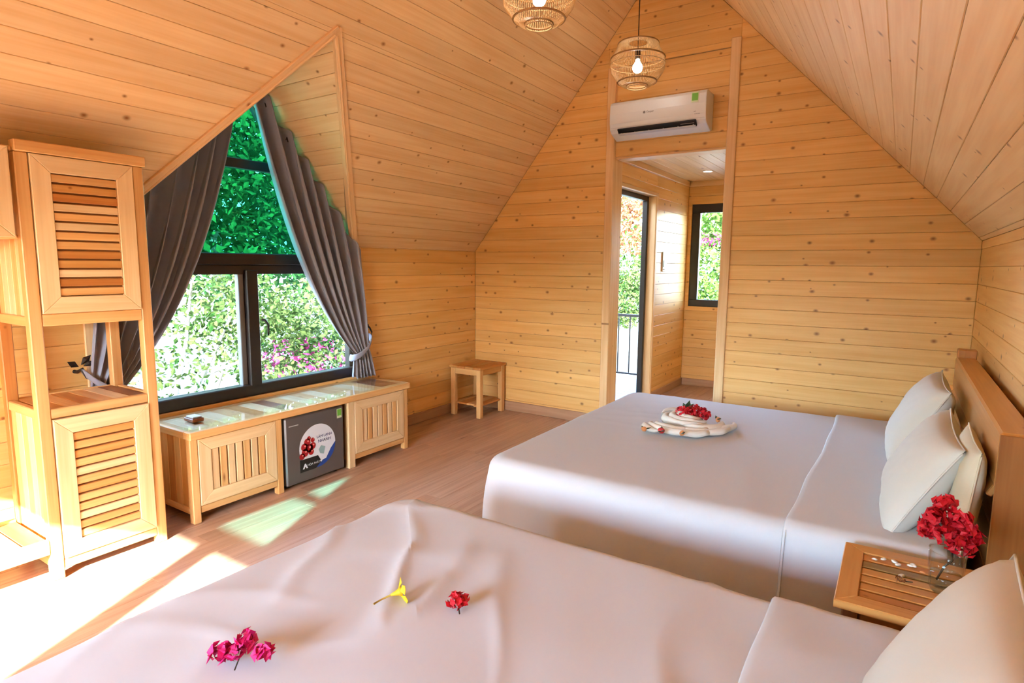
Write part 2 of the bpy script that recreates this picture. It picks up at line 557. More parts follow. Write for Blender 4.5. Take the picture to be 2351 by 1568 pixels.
def disc(cx, cy, r, n=40, a0=0, a1=2 * math.pi):
    full = abs(a1 - a0 - 2 * math.pi) < 1e-6
    return [(cx + r * math.cos(a0 + (a1 - a0) * i / (n if full else n - 1)), cy + r * math.sin(a0 + (a1 - a0) * i / (n if full else n - 1))) for i in range(n)]

# ------------------------------------------------------------------ the room shell
T = 0.016                         # cladding thickness
XL, XR, YE, YN = -3.765, 0.43, 5.08, -2.2
KL, KR = 1.634, 1.686             # knee wall heights
SLL, SLR = 1.24, 1.07             # roof slopes
PX = -1.806
PZ = KL + SLL * (PX - XL)         # ridge
STEP = 0.1165

# floor
FF = frame((0, 0, -T), (0, 1, 0), (-1, 0, 0))
rx0, rx1 = -XR, -XL
floor = slab('floor', FF, [[(YN - 0.1, rx0 - 0.15), (YE + 0.12, rx0 - 0.15), (YE + 0.12, rx1 + 0.15), (YN - 0.1, rx1 + 0.15)]], 0.10)
clad(floor, FF, [[(YN, rx0), (YE, rx0), (YE, rx1), (YN, rx1)]], rx0, 0.128, 'floor', t=T, name='floor_plank', split=1.22, gap=0.0008, ch=0.0012)

# left wall with the window opening
WY0, WY1, WZ0 = 1.50, 3.44, 0.565
FL = frame((XL - T, 0, 0), (0, 1, 0), (0, 0, 1))
regL = [[(YN, 0), (WY0, 0), (WY0, KL), (YN, KL)], [(WY1, 0), (YE, 0), (YE, KL), (WY1, KL)], [(WY0, 0), (WY1, 0), (WY1, WZ0), (WY0, WZ0)]]
NW0, NW1, NWZ = -2.0, -0.55, 1.52      # unseen window added in the same wall, beside the camera, for sky fill
regL = [[(YN, 0), (NW0, 0), (NW0, KL), (YN, KL)], [(NW1, 0), (WY0, 0), (WY0, KL), (NW1, KL)], [(NW0, 0), (NW1, 0), (NW1, WZ0), (NW0, WZ0)], [(NW0, NWZ), (NW1, NWZ), (NW1, KL), (NW0, KL)]] + regL[1:]
slL = [[(p[0] - (0.1 if p[0] == YN else 0) + (0.12 if p[0] == YE else 0), p[1] + (0.03 if p[1] == KL else 0)) for p in q] for q in regL]
wall_left = slab('wall_left', FL, slL, 0.13)
clad(wall_left, FL, regL, KL - 14 * STEP - 0.003, STEP, 'pine', T)

# right wall
FRt = frame((XR + T, 0, 0), (0, -1, 0), (0, 0, 1))
regR = [[(-YE, 0), (-YN, 0), (-YN, KR), (-YE, KR)]]
wall_right = slab('wall_right', FRt, [[(-YE - 0.12, 0), (-YN + 0.1, 0), (-YN + 0.1, KR + 0.03), (-YE - 0.12, KR + 0.03)]], 0.13)
clad(wall_right, FRt, regR, KR - 14 * STEP - 0.055, STEP, 'pine', T)

# end wall: two sides, the top, and the recessed panel over the passage
OX0, OX1, OZ, PT = -2.23, -1.262, 2.465, 3.22
FE = frame((0, YE + T, 0), (1, 0, 0), (0, 0, 1))
def zl(x): return KL + SLL * (x - XL)
def zr(x): return KR + SLR * (XR - x)
EX0, EX1 = -2.30, -1.19
sideL = [(XL, 0), (EX0, 0), (EX0, zl(EX0)), (XL, KL)]
sideR = [(EX1, 0), (XR, 0), (XR, KR), (EX1, min(zr(EX1), 9))]
top = [(EX0, PT), (EX1, PT), (EX1, zr(EX1)), (PX, PZ), (EX0, zl(EX0))]
top = clip(top, 0, -1, -PT)
XO = 0.10
slE = [[(XL - XO, 0), (EX0, 0), (EX0, zl(EX0) + 0.12), (XL - XO, KL)], [(EX1, 0), (XR + XO, 0), (XR + XO, KR), (EX1, zr(EX1) + 0.12)], [(EX0, PT), (EX1, PT), (EX1, zr(EX1) + 0.12), (PX, PZ + 0.12), (EX0, zl(EX0) + 0.12)]]
wall_end = slab('wall_end', FE, slE, 0.12)
clad(wall_end, FE, [sideL, sideR, top], KL - 14 * STEP - 0.003, STEP, 'pine', T)
FP = frame((0, YE + 0.03 + T, 0), (1, 0, 0), (0, 0, 1))
panel = [(EX0, OZ), (EX1, OZ), (EX1, PT), (EX0, PT)]
wall_header = slab('wall_header', FP, [[(EX0, OZ), (EX1, OZ), (EX1, PT + 0.1), (EX0, PT + 0.1)]], 0.05)
clad(wall_header, FP, [panel], KL - 14 * STEP + 0.02, STEP, 'pine', T)
for i, (nm, lo, hi) in enumerate([
        ('trim_1', (EX0 - 0.004, YE - 0.014, 0), (OX0, YE + 0.20, PT)),
        ('trim_2', (OX1, YE - 0.014, 0), (EX1 + 0.004, YE + 0.20, PT + 0.06))]):
    struct(beam(nm, lo, hi, 'trim'))
struct(beam('trim_3', (OX0, YE + 0.04, OZ - 0.02), (OX1, YE + 0.20, OZ), 'trim'))

# baseboards
struct(beam('baseboard_end', (XL, YE - 0.014, 0), (EX0 - 0.004, YE, 0.10), 'base'))
struct(beam('baseboard_end_right', (EX1 + 0.004, YE - 0.014, 0), (XR, YE, 0.10), 'base'))
struct(beam('baseboard_left', (XL, 3.56, 0), (XL + 0.014, YE - 0.014, 0.10), 'base'))
struct(beam('baseboard_left_near', (XL, YN, 0), (XL + 0.014, 1.72, 0.10), 'base'))

# sloped ceilings
nL = math.hypot(1, SLL)
VL = (1 / nL, 0, SLL / nL)
FCL = frame((XL - T * SLL / nL, 0, KL + T / nL), (0, 1, 0), VL)
lenL = (PX - XL) * nL
DYC, DA, DZ = 2.465, 0.965, 2.82             # dormer centre, half width, ridge height
sA = (DZ - KL) / SLL * nL                     # apex on the slope
regCL = [[(YN, 0), (DYC - DA, 0), (DYC, sA), (YN, sA)], [(DYC + DA, 0), (YE, 0), (YE, sA), (DYC, sA)], [(YN, sA), (YE, sA), (YE, lenL), (YN, lenL)]]
slCL = [[(p[0] - (0.12 if p[0] == YN else 0) + (0.14 if p[0] == YE else 0), p[1] - (0.06 if p[1] == 0 else 0) + (0.14 if p[1] == lenL else 0)) for p in q] for q in regCL]
ceiling_left = slab('ceiling_left', FCL, slCL, 0.10)
clad(ceiling_left, FCL, [regCL[0], regCL[1]], 0.004, 0.1148, 'pine_few', T)
k0 = math.floor((sA - 0.004) / 0.1148)
clad(ceiling_left, FCL, [regCL[2]], 0.004, 0.1148, 'pine_few', T)
nR = math.hypot(1, SLR)
FCR = frame((XR + T * SLR / nR, 0, KR + T / nR), (0, -1, 0), (-1 / nR, 0, SLR / nR))
lenR = (XR - PX) * nR
regCR = [[(-YE, 0), (-YN, 0), (-YN, lenR), (-YE, lenR)]]
ceiling_right = slab('ceiling_right', FCR, [[(-YE - 0.14, -0.06), (-YN + 0.12, -0.06), (-YN + 0.12, lenR + 0.06), (-YE - 0.14, lenR + 0.06)]], 0.10)
clad(ceiling_right, FCR, regCR, 0.03, 0.1235, 'pine_few', T)

# near gable, behind the camera: open double door and tinted glazing above it
FN = frame((0, YN - T, 0), (-1, 0, 0), (0, 0, 1))
D0, D1, DT = -2.45, -0.56, 1.93
gab = [(-XR, 0), (-XL, 0), (-XL, KL), (-PX, PZ), (-XR, KR)]
def gclip(*cs):
    r = gab
    for c in cs: r = clip(r, *c)
    return r
zT = 2.53
regN = [gclip((1, 0, -D1)), gclip((-1, 0, D0)),
        gclip((-1, 0, D1), (1, 0, -D0), (0, -1, -zT)),
        gclip((-1, 0, 1.36), (1, 0, -D0), (0, -1, -DT), (0, 1, zT)) if False else [(1.36, DT), (-D0, DT), (-D0, zT), (1.36, zT)],
        [(-D1, DT), (0.885, DT), (0.885, zT), (-D1, zT)],
        [(0.885, DT), (1.36, DT), (1.36, 1.998), (0.885, 1.998)],
        [(1.349, 1.998), (1.36, 1.998), (1.36, zT), (0.885, zT), (0.885, 2.517)]]
# split the last, non-convex one
gabO = [(-XR - 0.1, 0), (-XL + 0.1, 0), (-XL + 0.1, KL), (-PX, PZ + 0.12), (-XR - 0.1, KR)]
regN[0] = clip(gabO, 1, 0, -D1)
regN[1] = clip(gabO, -1, 0, D0)
regN[2] = clip(clip(clip(gabO, -1, 0, D1), 1, 0, -D0), 0, -1, -zT)
regN[-1] = [(1.349, 1.998), (1.36, 1.998), (1.36, zT)]
regN.append([(1.349, 1.998), (1.36, zT), (0.885, zT), (0.885, 2.517)])
wall_near = slab('wall_near', FN, regN, 0.08)
clad(wall_near, FN, [gclip((1, 0, -D1)), gclip((-1, 0, D0)), gclip((-1, 0, D1), (1, 0, -D0), (0, -1, -zT))], 0.0, STEP, 'pine', T)
door_near = struct(thing('door_2', None, None, (-1.75, YN, 0)))
beam('post', (-1.29, YN - 0.075, 0), (-1.16, YN - 0.035, DT), 'alu', door_near)
beam('jamb', (D0, YN - 0.08, 0), (D0 + 0.06, YN - 0.03, DT), 'alu', door_near)
beam('jamb', (D1 - 0.06, YN - 0.08, 0), (D1, YN - 0.03, DT), 'alu', door_near)
beam('mullion', (-1.36, YN - 0.07, 2.267), (-0.885, YN - 0.04, 2.317), 'alu', door_near)
flat('pane', [(0.885, 1.998), (1.349, 1.998), (0.885, 2.517)], 'tint_light', door_near, frame((0, YN - 0.06, 0), (-1, 0, 0), (0, 0, 1)), t=0.006)

# dormer over the window
XW = -3.93                                    # outside of the dormer
XB = XL + (DZ - KL) / SLL                     # where its ridge meets the ceiling
nD = math.hypot(DA, DZ - KL)
for s, nm in ((1, 'ceiling_dormer_right'), (-1, 'ceiling_dormer_left')):
    V = (0, -s * DA / nD, (DZ - KL) / nD)
    U = (s, 0, 0)
    Nn = Vector(U).cross(Vector(V))
    O = Vector((0, DYC + s * DA, KL)) - Nn * 0.012
    Fd = frame(O, U, V)
    tri = [(s * XW, 0), (s * XL, 0), (s * XB, nD), (s * XW, nD)]
    if s < 0: tri = tri[::-1]
    cd = slab(nm, Fd, [[(p[0], p[1] + (0.05 if p[1] > 0 else 0)) for p in tri]], 0.05, 'slab')
    clad(cd, Fd, [tri], 0.03, 0.1165, 'pine_few', 0.012)
NL = Vector((SLL / nL, 0, -1 / nL))
apex = Vector((XB, DYC, DZ)) + NL * 0.004
for i, s in enumerate((1, -1)):
    foot = Vector((XL, DYC + s * DA, KL)) + NL * 0.004
    d = (apex - foot).normalized()
    struct(bar('trim_%d' % (4 + i), foot - d * 0.02, apex + d * 0.015, 0.05, 0.022, NL, 'trim'))
    off = Vector((-0.02, -s * 0.012, -0.012))
    struct(bar('trim_%d' % (6 + i), foot + off, apex + Vector((-0.02, 0, -0.02)), 0.045, 0.012, (0, -s * (DZ - KL), -DA), 'trim'))
for i, s in enumerate((1, -1)):  # casing strips along the rake, added to block green light on the dormer boards
    nin = Vector((0, -s * (DZ - KL), -DA)).normalized()
    a = Vector((-3.785, DYC + s * DA, KL)) + nin * 0.04; b = Vector((-3.785, DYC, DZ)) + nin * 0.04
    struct(bar('trim_%d' % (15 + i), a, b - (b - a).normalized() * 0.03, 0.075, 0.012, (1, 0, 0), 'trim'))
struct(beam('trim_8', (XL - 0.10, WY1 - 0.005, WZ0), (XL + 0.012, WY1 + 0.045, KL + 0.01), 'trim'))
struct(beam('trim_9', (XL - 0.10, WY0 - 0.045, WZ0), (XL + 0.012, WY0 + 0.005, KL + 0.01), 'trim'))

# the window itself
win = struct(thing('window_1', None, None, (-3.82, DYC, WZ0)))
xa, xb = -3.875, -3.815
beam('frame_sill', (xa, WY0, WZ0), (xb + 0.03, WY1, 0.645), 'alu', win, 0.006)
beam('frame_jamb', (xa, WY0, WZ0), (xb, WY0 + 0.05, 1.60), 'alu', win)
beam('frame_jamb', (xa, WY1 - 0.05, WZ0), (xb, WY1, 1.60), 'alu', win)
beam('transom', (xa, WY0, 1.485), (xb + 0.025, WY1, 1.565), 'alu', win, 0.006)
beam('transom', (xa, WY0 + 0.05, 1.42), (xb, WY1 - 0.05, 1.485), 'alu', win)
beam('mullion', (xa, 2.465, 0.62), (xb + 0.03, 2.555, 1.45), 'alu', win, 0.006)
beam('sash_stile', (xa + 0.01, 2.425, 0.63), (xb - 0.005, 2.465, 1.43), 'alu_grey', win)
beam('transom', (xa, 2.04, 2.135), (xb, 2.90, 2.20), 'alu', win)
for s in (1, -1):
    a = Vector((-3.845, DYC + s * (DA - 0.05), KL - 0.03)); b = Vector((-3.845, DYC, DZ - 0.055))
    bar('rake_frame', a, b, 0.05, 0.06, (1, 0, 0), 'alu', win)
PF = frame((-3.85, 0, 0), (0, 1, 0), (0, 0, 1))
flat('pane', [(WY0 + 0.05, 0.645), (2.43, 0.645), (2.43, 1.42), (WY0 + 0.05, 1.42)], 'glass', win, PF, 0.005)
flat('pane', [(2.55, 0.645), (WY1 - 0.05, 0.645), (WY1 - 0.05, 1.42), (2.55, 1.42)], 'glass', win, PF, 0.005)
def hw(z): return DA * (DZ - z) / (DZ - KL)
flat('pane', [(DYC - hw(1.60), 1.565), (DYC + hw(1.60), 1.565), (DYC + hw(2.135), 2.135), (DYC - hw(2.135), 2.135)], 'tint', win, PF, 0.005)
flat('pane', [(DYC - hw(2.2), 2.2), (DYC + hw(2.2), 2.2), (DYC, DZ)], 'tint', win, PF, 0.005)
fill_win = struct(thing('window_fill', None, None, (-3.82, (NW0 + NW1) / 2, WZ0)))  # added out of view to let cool sky light onto the beds
beam('frame_sill', (xa, NW0, WZ0), (xb, NW1, WZ0 + 0.06), 'alu', fill_win)
beam('frame_head', (xa, NW0, NWZ - 0.06), (xb, NW1, NWZ), 'alu', fill_win)
for y in (NW0, (NW0 + NW1) / 2 - 0.03, NW1 - 0.06):
    beam('frame_jamb', (xa, y, WZ0 + 0.06), (xb, y + 0.06, NWZ - 0.06), 'alu', fill_win)
for (a, b) in ((NW0 + 0.06, (NW0 + NW1) / 2 - 0.03), ((NW0 + NW1) / 2 + 0.03, NW1 - 0.06)):
    flat('pane', [(a, WZ0 + 0.06), (b, WZ0 + 0.06), (b, NWZ - 0.06), (a, NWZ - 0.06)], 'glass', fill_win, PF, 0.005)
hd = tube('handle', [(xb + 0.03, 2.575, 1.10), (xb + 0.055, 2.58, 1.095), (xb + 0.058, 2.60, 1.06), (xb + 0.05, 2.603, 0.985)], [0.010, 0.010, 0.009, 0.007], 'alu', win)

# ------------------------------------------------------------------ the entrance passage
AX, AY, AZ, AXR = -2.28, 7.5, 2.53, -1.10
FA = frame((AX - T, 0, 0), (0, 1, 0), (0, 0, 1))
dy0, dy1, dz1 = 5.24, 6.36, 2.245
regA = [[(dy1, 0), (AY, 0), (AY, AZ), (dy1, AZ)], [(YE + 0.12, dz1), (dy1, dz1), (dy1, AZ), (YE + 0.12, AZ)], [(YE + 0.12, 0), (dy0, 0), (dy0, dz1), (YE + 0.12, dz1)]]
wall_passage_left = slab('wall_passage_left', FA, [[(p[0] + (0.1 if p[0] == AY else 0), p[1] + (0.05 if p[1] == AZ else 0)) for p in q] for q in regA], 0.13)
clad(wall_passage_left, FA, regA, 0.02, STEP, 'pine', T)
FB = frame((0, AY + T, 0), (1, 0, 0), (0, 0, 1))
wx0, wx1, wz0, wz1 = -2.235, -1.74, 1.005, 2.258
regB = [[(AX, 0), (AXR, 0), (AXR, wz0), (AX, wz0)], [(AX, wz1), (AXR, wz1), (AXR, AZ), (AX, AZ)], [(AX, wz0), (wx0, wz0), (wx0, wz1), (AX, wz1)], [(wx1, wz0), (AXR, wz0), (AXR, wz1), (wx1, wz1)]]
wall_passage_end = slab('wall_passage_end', FB, [[(p[0] - (0.14 if p[0] == AX else 0) + (0.1 if p[0] == AXR else 0), p[1] + (0.05 if p[1] == AZ else 0)) for p in q] for q in regB], 0.12)
clad(wall_passage_end, FB, regB, 0.02, STEP, 'pine', T)
FAr = frame((AXR + T, 0, 0), (0, -1, 0), (0, 0, 1))
regAr = [[(-AY, 0), (-YE - 0.12, 0), (-YE - 0.12, AZ), (-AY, AZ)]]
wall_passage_right = slab('wall_passage_right', FAr, regAr, 0.10)
clad(wall_passage_right, FAr, regAr, 0.02, STEP, 'pine', T)
FAc = frame((0, 0, AZ + T), (0, 1, 0), (1, 0, 0))
regAc = [[(YE + 0.12, AX), (AY, AX), (AY, AXR), (YE + 0.12, AXR)]]
ceiling_passage = slab('ceiling_passage', FAc, [[(YE + 0.1, AX - 0.14), (AY + 0.13, AX - 0.14), (AY + 0.13, AXR + 0.1), (YE + 0.1, AXR + 0.1)]], 0.08)
clad(ceiling_passage, FAc, regAc, AX + 0.02, 0.115, 'pale', T)
floor_passage = slab('floor_passage', FF, [[(YE + 0.12, -AXR), (AY, -AXR), (AY, -AX), (YE + 0.12, -AX)]], 0.10)
clad(floor_passage, FF, [[(YE, -AXR), (AY, -AXR), (AY, -AX), (YE, -AX)]], rx0, 0.128, 'floor', t=T, name='floor_plank', split=1.22, gap=0.0008, ch=0.0012)
struct(beam('baseboard_passage_left', (AX, dy1 + 0.02, 0), (AX + 0.014, AY, 0.09), 'base'))
struct(beam('baseboard_passage_end', (AX + 0.014, AY - 0.014, 0), (AXR, AY, 0.09), 'base'))
struct(beam('trim_10', (AX, dy1 - 0.012, 0), (AX + 0.01, dy1 + 0.028, dz1 + 0.03), 'trim'))
struct(beam('trim_11', (AX, dy0 - 0.01, dz1), (AX + 0.01, dy1 + 0.03, dz1 + 0.035), 'trim'))
struct(beam('trim_12', (-2.365, dy1 - 0.018, 0), (AX + 0.002, dy1, dz1), 'trim'))
struct(beam('trim_13', (AX, AY - 0.03, AZ - 0.06), (AXR, AY, AZ), 'trim'))
struct(beam('trim_14', (AX, YE + 0.2, AZ - 0.06), (AX + 0.02, AY - 0.03, AZ), 'trim'))
door1 = struct(thing('door_1', None, None, (-2.39, 5.8, 0)))
beam('frame_jamb', (-2.42, dy1 - 0.055, 0), (-2.362, dy1 - 0.001, dz1), 'alu', door1)
beam('frame_jamb', (-2.42, dy0 + 0.001, 0), (-2.362, dy0 + 0.05, dz1), 'alu', door1)
beam('frame_head', (-2.42, dy0 + 0.05, dz1 - 0.05), (-2.362, dy1 - 0.055, dz1 - 0.001), 'alu', door1)
beam('threshold', (-2.42, dy0 + 0.05, 0), (-2.30, dy1 - 0.055, 0.015), 'alu', door1)
win2 = struct(thing('window_2', None, None, (-1.8, AY + 0.05, wz0)))
ya, yb = AY + 0.02, AY + 0.08
beam('frame_sill', (wx0, ya, wz0), (wx1, yb, wz0 + 0.085), 'alu', win2)
beam('frame_head', (wx0, ya, wz1 - 0.105), (wx1, yb, wz1), 'alu', win2)
beam('frame_jamb', (wx0, ya, wz0 + 0.085), (wx0 + 0.10, yb, wz1 - 0.105), 'alu', win2)
beam('frame_jamb', (wx1 - 0.10, ya, wz0 + 0.085), (wx1, yb, wz1 - 0.105), 'alu', win2)
flat('pane', [(wx0 + 0.1, wz0 + 0.085), (wx1 - 0.1, wz0 + 0.085), (wx1 - 0.1, wz1 - 0.105), (wx0 + 0.1, wz1 - 0.105)], 'glass', win2, frame((0, AY + 0.05, 0), (1, 0, 0), (0, 0, 1)), 0.005)

# roof skin outside, so that the place is closed from above
# porch deck and railing
FDk = frame((0, 0, -0.07), (1, 0, 0), (0, 1, 0))
deck = slab('porch_deck', FDk, [[(-4.6, YE + 0.12), (AX - 0.15, YE + 0.12), (AX - 0.15, 7.75), (-4.6, 7.75)]], 0.10)
clad(deck, FDk, [[(-4.6, YE + 0.12), (AX - 0.15, YE + 0.12), (AX - 0.15, 7.75), (-4.6, 7.75)]], 5.2, 0.14, 'deck', 0.02, name='deck_plank', gap=0.008)
FTr = frame((0, 0, -0.09), (1, 0, 0), (0, 1, 0))
added_terrace = slab('floor_added_terrace', FTr, [[(-6.5, -14.0), (5.5, -14.0), (5.5, YN - 0.1), (-6.5, YN - 0.1)]], 0.10, 'added_terrace')  # unseen dark floor, added to cut ground light through the gable door
rail = thing('porch_railing', 'dark metal railing with upright bars outside the open porch door', 'railing', (-3.5, 7.66, -0.05))
beam('top_rail', (-4.6, 7.64, 0.815), (AX - 0.15, 7.68, 0.85), 'iron', rail)
beam('bottom_rail', (-4.6, 7.645, 0.02), (AX - 0.15, 7.675, 0.045), 'iron', rail)
x = -4.55
while x < AX - 0.16:
    beam('baluster', (x, 7.652, 0.045), (x + 0.018, 7.67, 0.815), 'iron', rail)
    x += 0.165
for x in (-4.6, AX - 0.19):
    beam('post', (x, 7.64, -0.05), (x + 0.04, 7.68, 0.815), 'iron', rail)

# ------------------------------------------------------------------ wardrobe: tower, bridge cupboard, bench
TX0, TX1, TY0, TY1 = -3.66, -3.24, 1.045, 1.57
ward = thing('wardrobe', 'slatted pine wardrobe tower with open shelf, low bench and overhead cupboard', 'wardrobe', (-3.45, 1.0, 0))
PW = 0.05
ZT = 2.02
def topz(x): return min(ZT, KL + SLL * (x - XL) - 0.06)
beam('post', (TX1 - PW, TY0, 0), (TX1, TY0 + PW, ZT - 0.05), 'furn', ward)
beam('post', (TX1 - PW, TY1 - PW, 0), (TX1, TY1, ZT - 0.05), 'furn', ward)
beam('post', (TX0, TY0, 0), (TX0 + PW, TY0 + PW, topz(TX0)), 'orange', ward)
beam('post', (TX0, TY1 - PW, 0), (TX0 + PW, TY1, topz(TX0)), 'furn', ward)
beam('rail', (TX1 - PW, TY0, ZT - 0.05), (TX1 + 0.012, TY1 + 0.01, ZT), 'furn', ward)
for z in (1.205, 0.775, 0.045):
    beam('rail', (TX1 - 0.035, TY0 + PW, z), (TX1 - 0.002, TY1 - PW, z + (0.055 if z > 1 else 0.045)), 'furn', ward)
for z in (1.205, 0.775, 0.06):
    for y in (TY0, TY1 - 0.04):
        beam('side_rail', (TX0 + PW, y + 0.005, z), (TX1 - PW, y + 0.035, z + 0.045), 'furn', ward)
# cut-to-the-roof upper sides, vertical boards
nb = 5
for y, mm in ((TY0 + 0.012, 'pale'), (TY1 - 0.028, 'furn')):
    for k in range(nb):
        x0 = TX0 + PW + (TX1 - TX0 - 2 * PW) * k / nb; x1 = TX0 + PW + (TX1 - TX0 - 2 * PW) * (k + 1) / nb - 0.002
        Fv = frame((0, y + 0.016, 0), (0, 0, 1), (1, 0, 0)) if False else frame((0, y, 0), (0, 0, 1), (-1, 0, 0))
        zt0, zt1 = min(topz(x0), ZT - 0.05), min(topz(x1), ZT - 0.05)
        if y < 1.3: Fv = frame((0, y + 0.016, 0), (0, 0, 1), (-1, 0, 0))
        if zt0 > 1.3:
            polyplank('side_board', [(1.25, -x0), (1.25, -x1), (zt1, -x1), (zt0, -x0)], 0.016, mm if k % 3 else 'furn', ward, Fv)
        polyplank('side_board', [(0.105, -x0), (0.105, -x1), (0.775, -x1), (0.775, -x0)], 0.016, 'pale' if k % 2 else 'furn', ward, Fv)
# shelf top slats (front to back), cupboard floors
ns = 6
for k in range(ns):
    y0 = TY0 + 0.045 + (TY1 - TY0 - 0.09) * k / ns; y1 = TY0 + 0.045 + (TY1 - TY0 - 0.09) * (k + 1) / ns - 0.003
    beam('shelf_board', (TX0 + 0.02, y0, 0.80), (TX1 - 0.036, y1, 0.818), ['amber', 'furn', 'orange', 'furn', 'pale', 'dark'][k], ward, 0.002)
    beam('cupboard_floor', (TX0 + 0.06, y0, 1.23), (TX1 - 0.036, y1, 1.248), 'furn', ward, 0.002)
beam('back_edge', (TX0, TY0 + PW, 0.79), (TX0 + 0.02, TY1 - PW, 0.822), 'furn', ward)

def mitred_door(parent, F, w_, h_, fw, mats, nslat, horizontal=True, t=0.02, gap=0.009, ext=0.0):
    """door in the plane F (u across, v up), bottom-left at 0"""
    Fu = F; 
    dr = bpy.data.objects.new('door', None)
    place(dr, None, parent, F)
    # rails (grain along u)
    polyplank('rail', [(0, 0), (w_, 0), (w_ - fw, fw), (fw, fw)], t, 'pale', dr, F)
    polyplank('rail', [(0, h_), (fw, h_ - fw), (w_ - fw, h_ - fw), (w_, h_)], t, 'pale', dr, F)
    Fs = F @ Matrix(((0, -1, 0, 0), (1, 0, 0, 0), (0, 0, 1, 0), (0, 0, 0, 1)))     # u'->v, v'->-u
    polyplank('stile', [(0, 0), (fw, -fw), (h_ - fw, -fw), (h_, 0)], t, 'pale', dr, Fs)
    polyplank('stile', [(0, -w_), (h_, -w_), (h_ - fw, -w_ + fw), (fw, -w_ + fw)], t, 'pale', dr, Fs)
    iw, ih = w_ - 2 * fw, h_ - 2 * fw
    for k in range(nslat):
        mt = mats[k % len(mats)]
        if horizontal:
            st = ih / nslat
            polyplank('slat', [(fw, fw + k * st + gap / 2), (w_ - fw, fw + k * st + gap / 2), (w_ - fw, fw + (k + 1) * st - gap / 2), (fw, fw + (k + 1) * st - gap / 2)], t * 0.7, mt, dr, F)
        else:
            st = iw / nslat
            polyplank('slat', [(fw, -(fw + k * st + gap / 2)), (h_ - fw, -(fw + k * st + gap / 2)), (h_ - fw, -(fw + (k + 1) * st - gap / 2)), (fw, -(fw + (k + 1) * st - gap / 2))], t * 0.7, mt, dr, Fs)
    # dark sheet standing in for the shade inside, behind the gaps
    polyplank('shade_backing', [(fw * 0.5, fw * 0.5), (w_ - fw * 0.5, fw * 0.5), (w_ - fw * 0.5, h_ - fw * 0.5), (fw * 0.5, h_ - fw * 0.5)], 0.003, 'dark', dr, F, 0.0005, z0=-0.004)
    return dr

dw = TY1 - TY0 - 2 * PW - 0.006
upper = ['pale', 'orange', 'pale', 'furn', 'amber', 'orange', 'furn', 'pale', 'furn', 'furn', 'pale', 'pale', 'orange', 'amber', 'pale'][::1]
upper = ['furn', 'orange', 'pale', 'amber', 'orange', 'furn', 'furn', 'pale', 'furn', 'pale', 'orange', 'amber', 'furn']
lowr = ['furn', 'furn', 'pale', 'furn', 'furn', 'amber', 'furn', 'pale', 'furn', 'amber', 'furn', 'amber']
mitred_door(ward, frame((TX1 - 0.012, TY0 + PW + 0.003, 1.262), (0, 1, 0), (0, 0, 1)), dw, 0.705, 0.075, upper, 13, True)
mitred_door(ward, frame((TX1 - 0.012, TY0 + PW + 0.003, 0.095), (0, 1, 0), (0, 0, 1)), dw, 0.675, 0.075, lowr, 12, True)
# overhead cupboard bridging towards the camera, and the bench
BY0 = 0.15
xbk = XL + (1.60 - KL) / SLL + 0.10
beam('bridge_floor', (-3.62, BY0, 1.595), (TX1 - 0.03, TY0, 1.613), 'furn', ward)
beam('bridge_top', (-3.50, BY0, ZT - 0.05), (TX1, TY0 - 0.001, ZT - 0.02), 'furn', ward) if False else None
beam('bridge_top', (-3.40, BY0, ZT - 0.05), (TX1 - 0.012, TY0 - 0.001, ZT - 0.03), 'furn', ward)
mitred_door(ward, frame((TX1 - 0.012, BY0 + 0.45, 1.60), (0, 1, 0), (0, 0, 1)), 0.425, 0.385, 0.065, ['furn', 'amber', 'pale', 'furn', 'pale'], 6, True)
mitred_door(ward, frame((TX1 - 0.012, BY0, 1.60), (0, 1, 0), (0, 0, 1)), 0.425, 0.385, 0.065, ['furn', 'pale', 'amber', 'furn', 'pale'], 6, True)
beam('post', (TX1 - PW, BY0 - PW, 0), (TX1, BY0, ZT - 0.03), 'furn', ward)
beam('post', (TX0, BY0 - PW, 0), (TX0 + PW, BY0, topz(TX0)), 'furn', ward)
k = 0
y = BY0 + 0.005
while y < TY0 - 0.01:
    y1 = min(y + 0.098, TY0 - 0.003)
    beam('bench_board', (TX0 + 0.03, y, 0.185), (TX1 - 0.032, y1 - 0.003, 0.203), ['furn', 'amber', 'furn', 'orange', 'furn'][k % 5], ward, 0.002)
    y += 0.1; k += 1
beam('bench_rail', (TX1 - 0.03, BY0, 0.135), (TX1, TY0, 0.205), 'pale', ward)
beam('bench_rail', (TX0, BY0, 0.135), (TX0 + 0.028, TY0, 0.212), 'furn', ward)
beam('bench_brace', (TX0 + 0.03, TY0 - 0.035, 0.135), (TX1 - 0.03, TY0 - 0.004, 0.18), 'furn', ward)

# ------------------------------------------------------------------ low console under the window
CX0, CX1, CY0, CY1, CZ = -3.755, -3.295, 1.745, 3.545, 0.545
con = thing('console_cabinet', 'long low pine console cabinet with slatted doors under the window', 'cabinet', (-3.52, 2.64, 0))
fwid = 0.055
beam('top_rail', (CX1 - fwid, CY0, CZ - 0.045), (CX1 + 0.012, CY1, CZ), 'furn', con)
beam('top_rail', (CX0, CY0, CZ - 0.045), (CX0 + fwid, CY1, CZ), 'furn', con)
beam('top_rail', (CX0 + fwid, CY0, CZ - 0.045), (CX1 - fwid, CY0 + fwid, CZ), 'furn', con)
beam('top_rail', (CX0 + fwid, CY1 - fwid, CZ - 0.045), (CX1 - fwid, CY1, CZ), 'furn', con)
yy = CY0 + fwid; k = 0
tm = ['pale', 'furn', 'pale', 'furn', 'amber', 'pale', 'dark', 'furn', 'pale', 'furn', 'pale', 'amber', 'furn', 'pale', 'furn', 'dark', 'dark', 'orange']
nb = 17
bw = (CY1 - CY0 - 2 * fwid) / nb
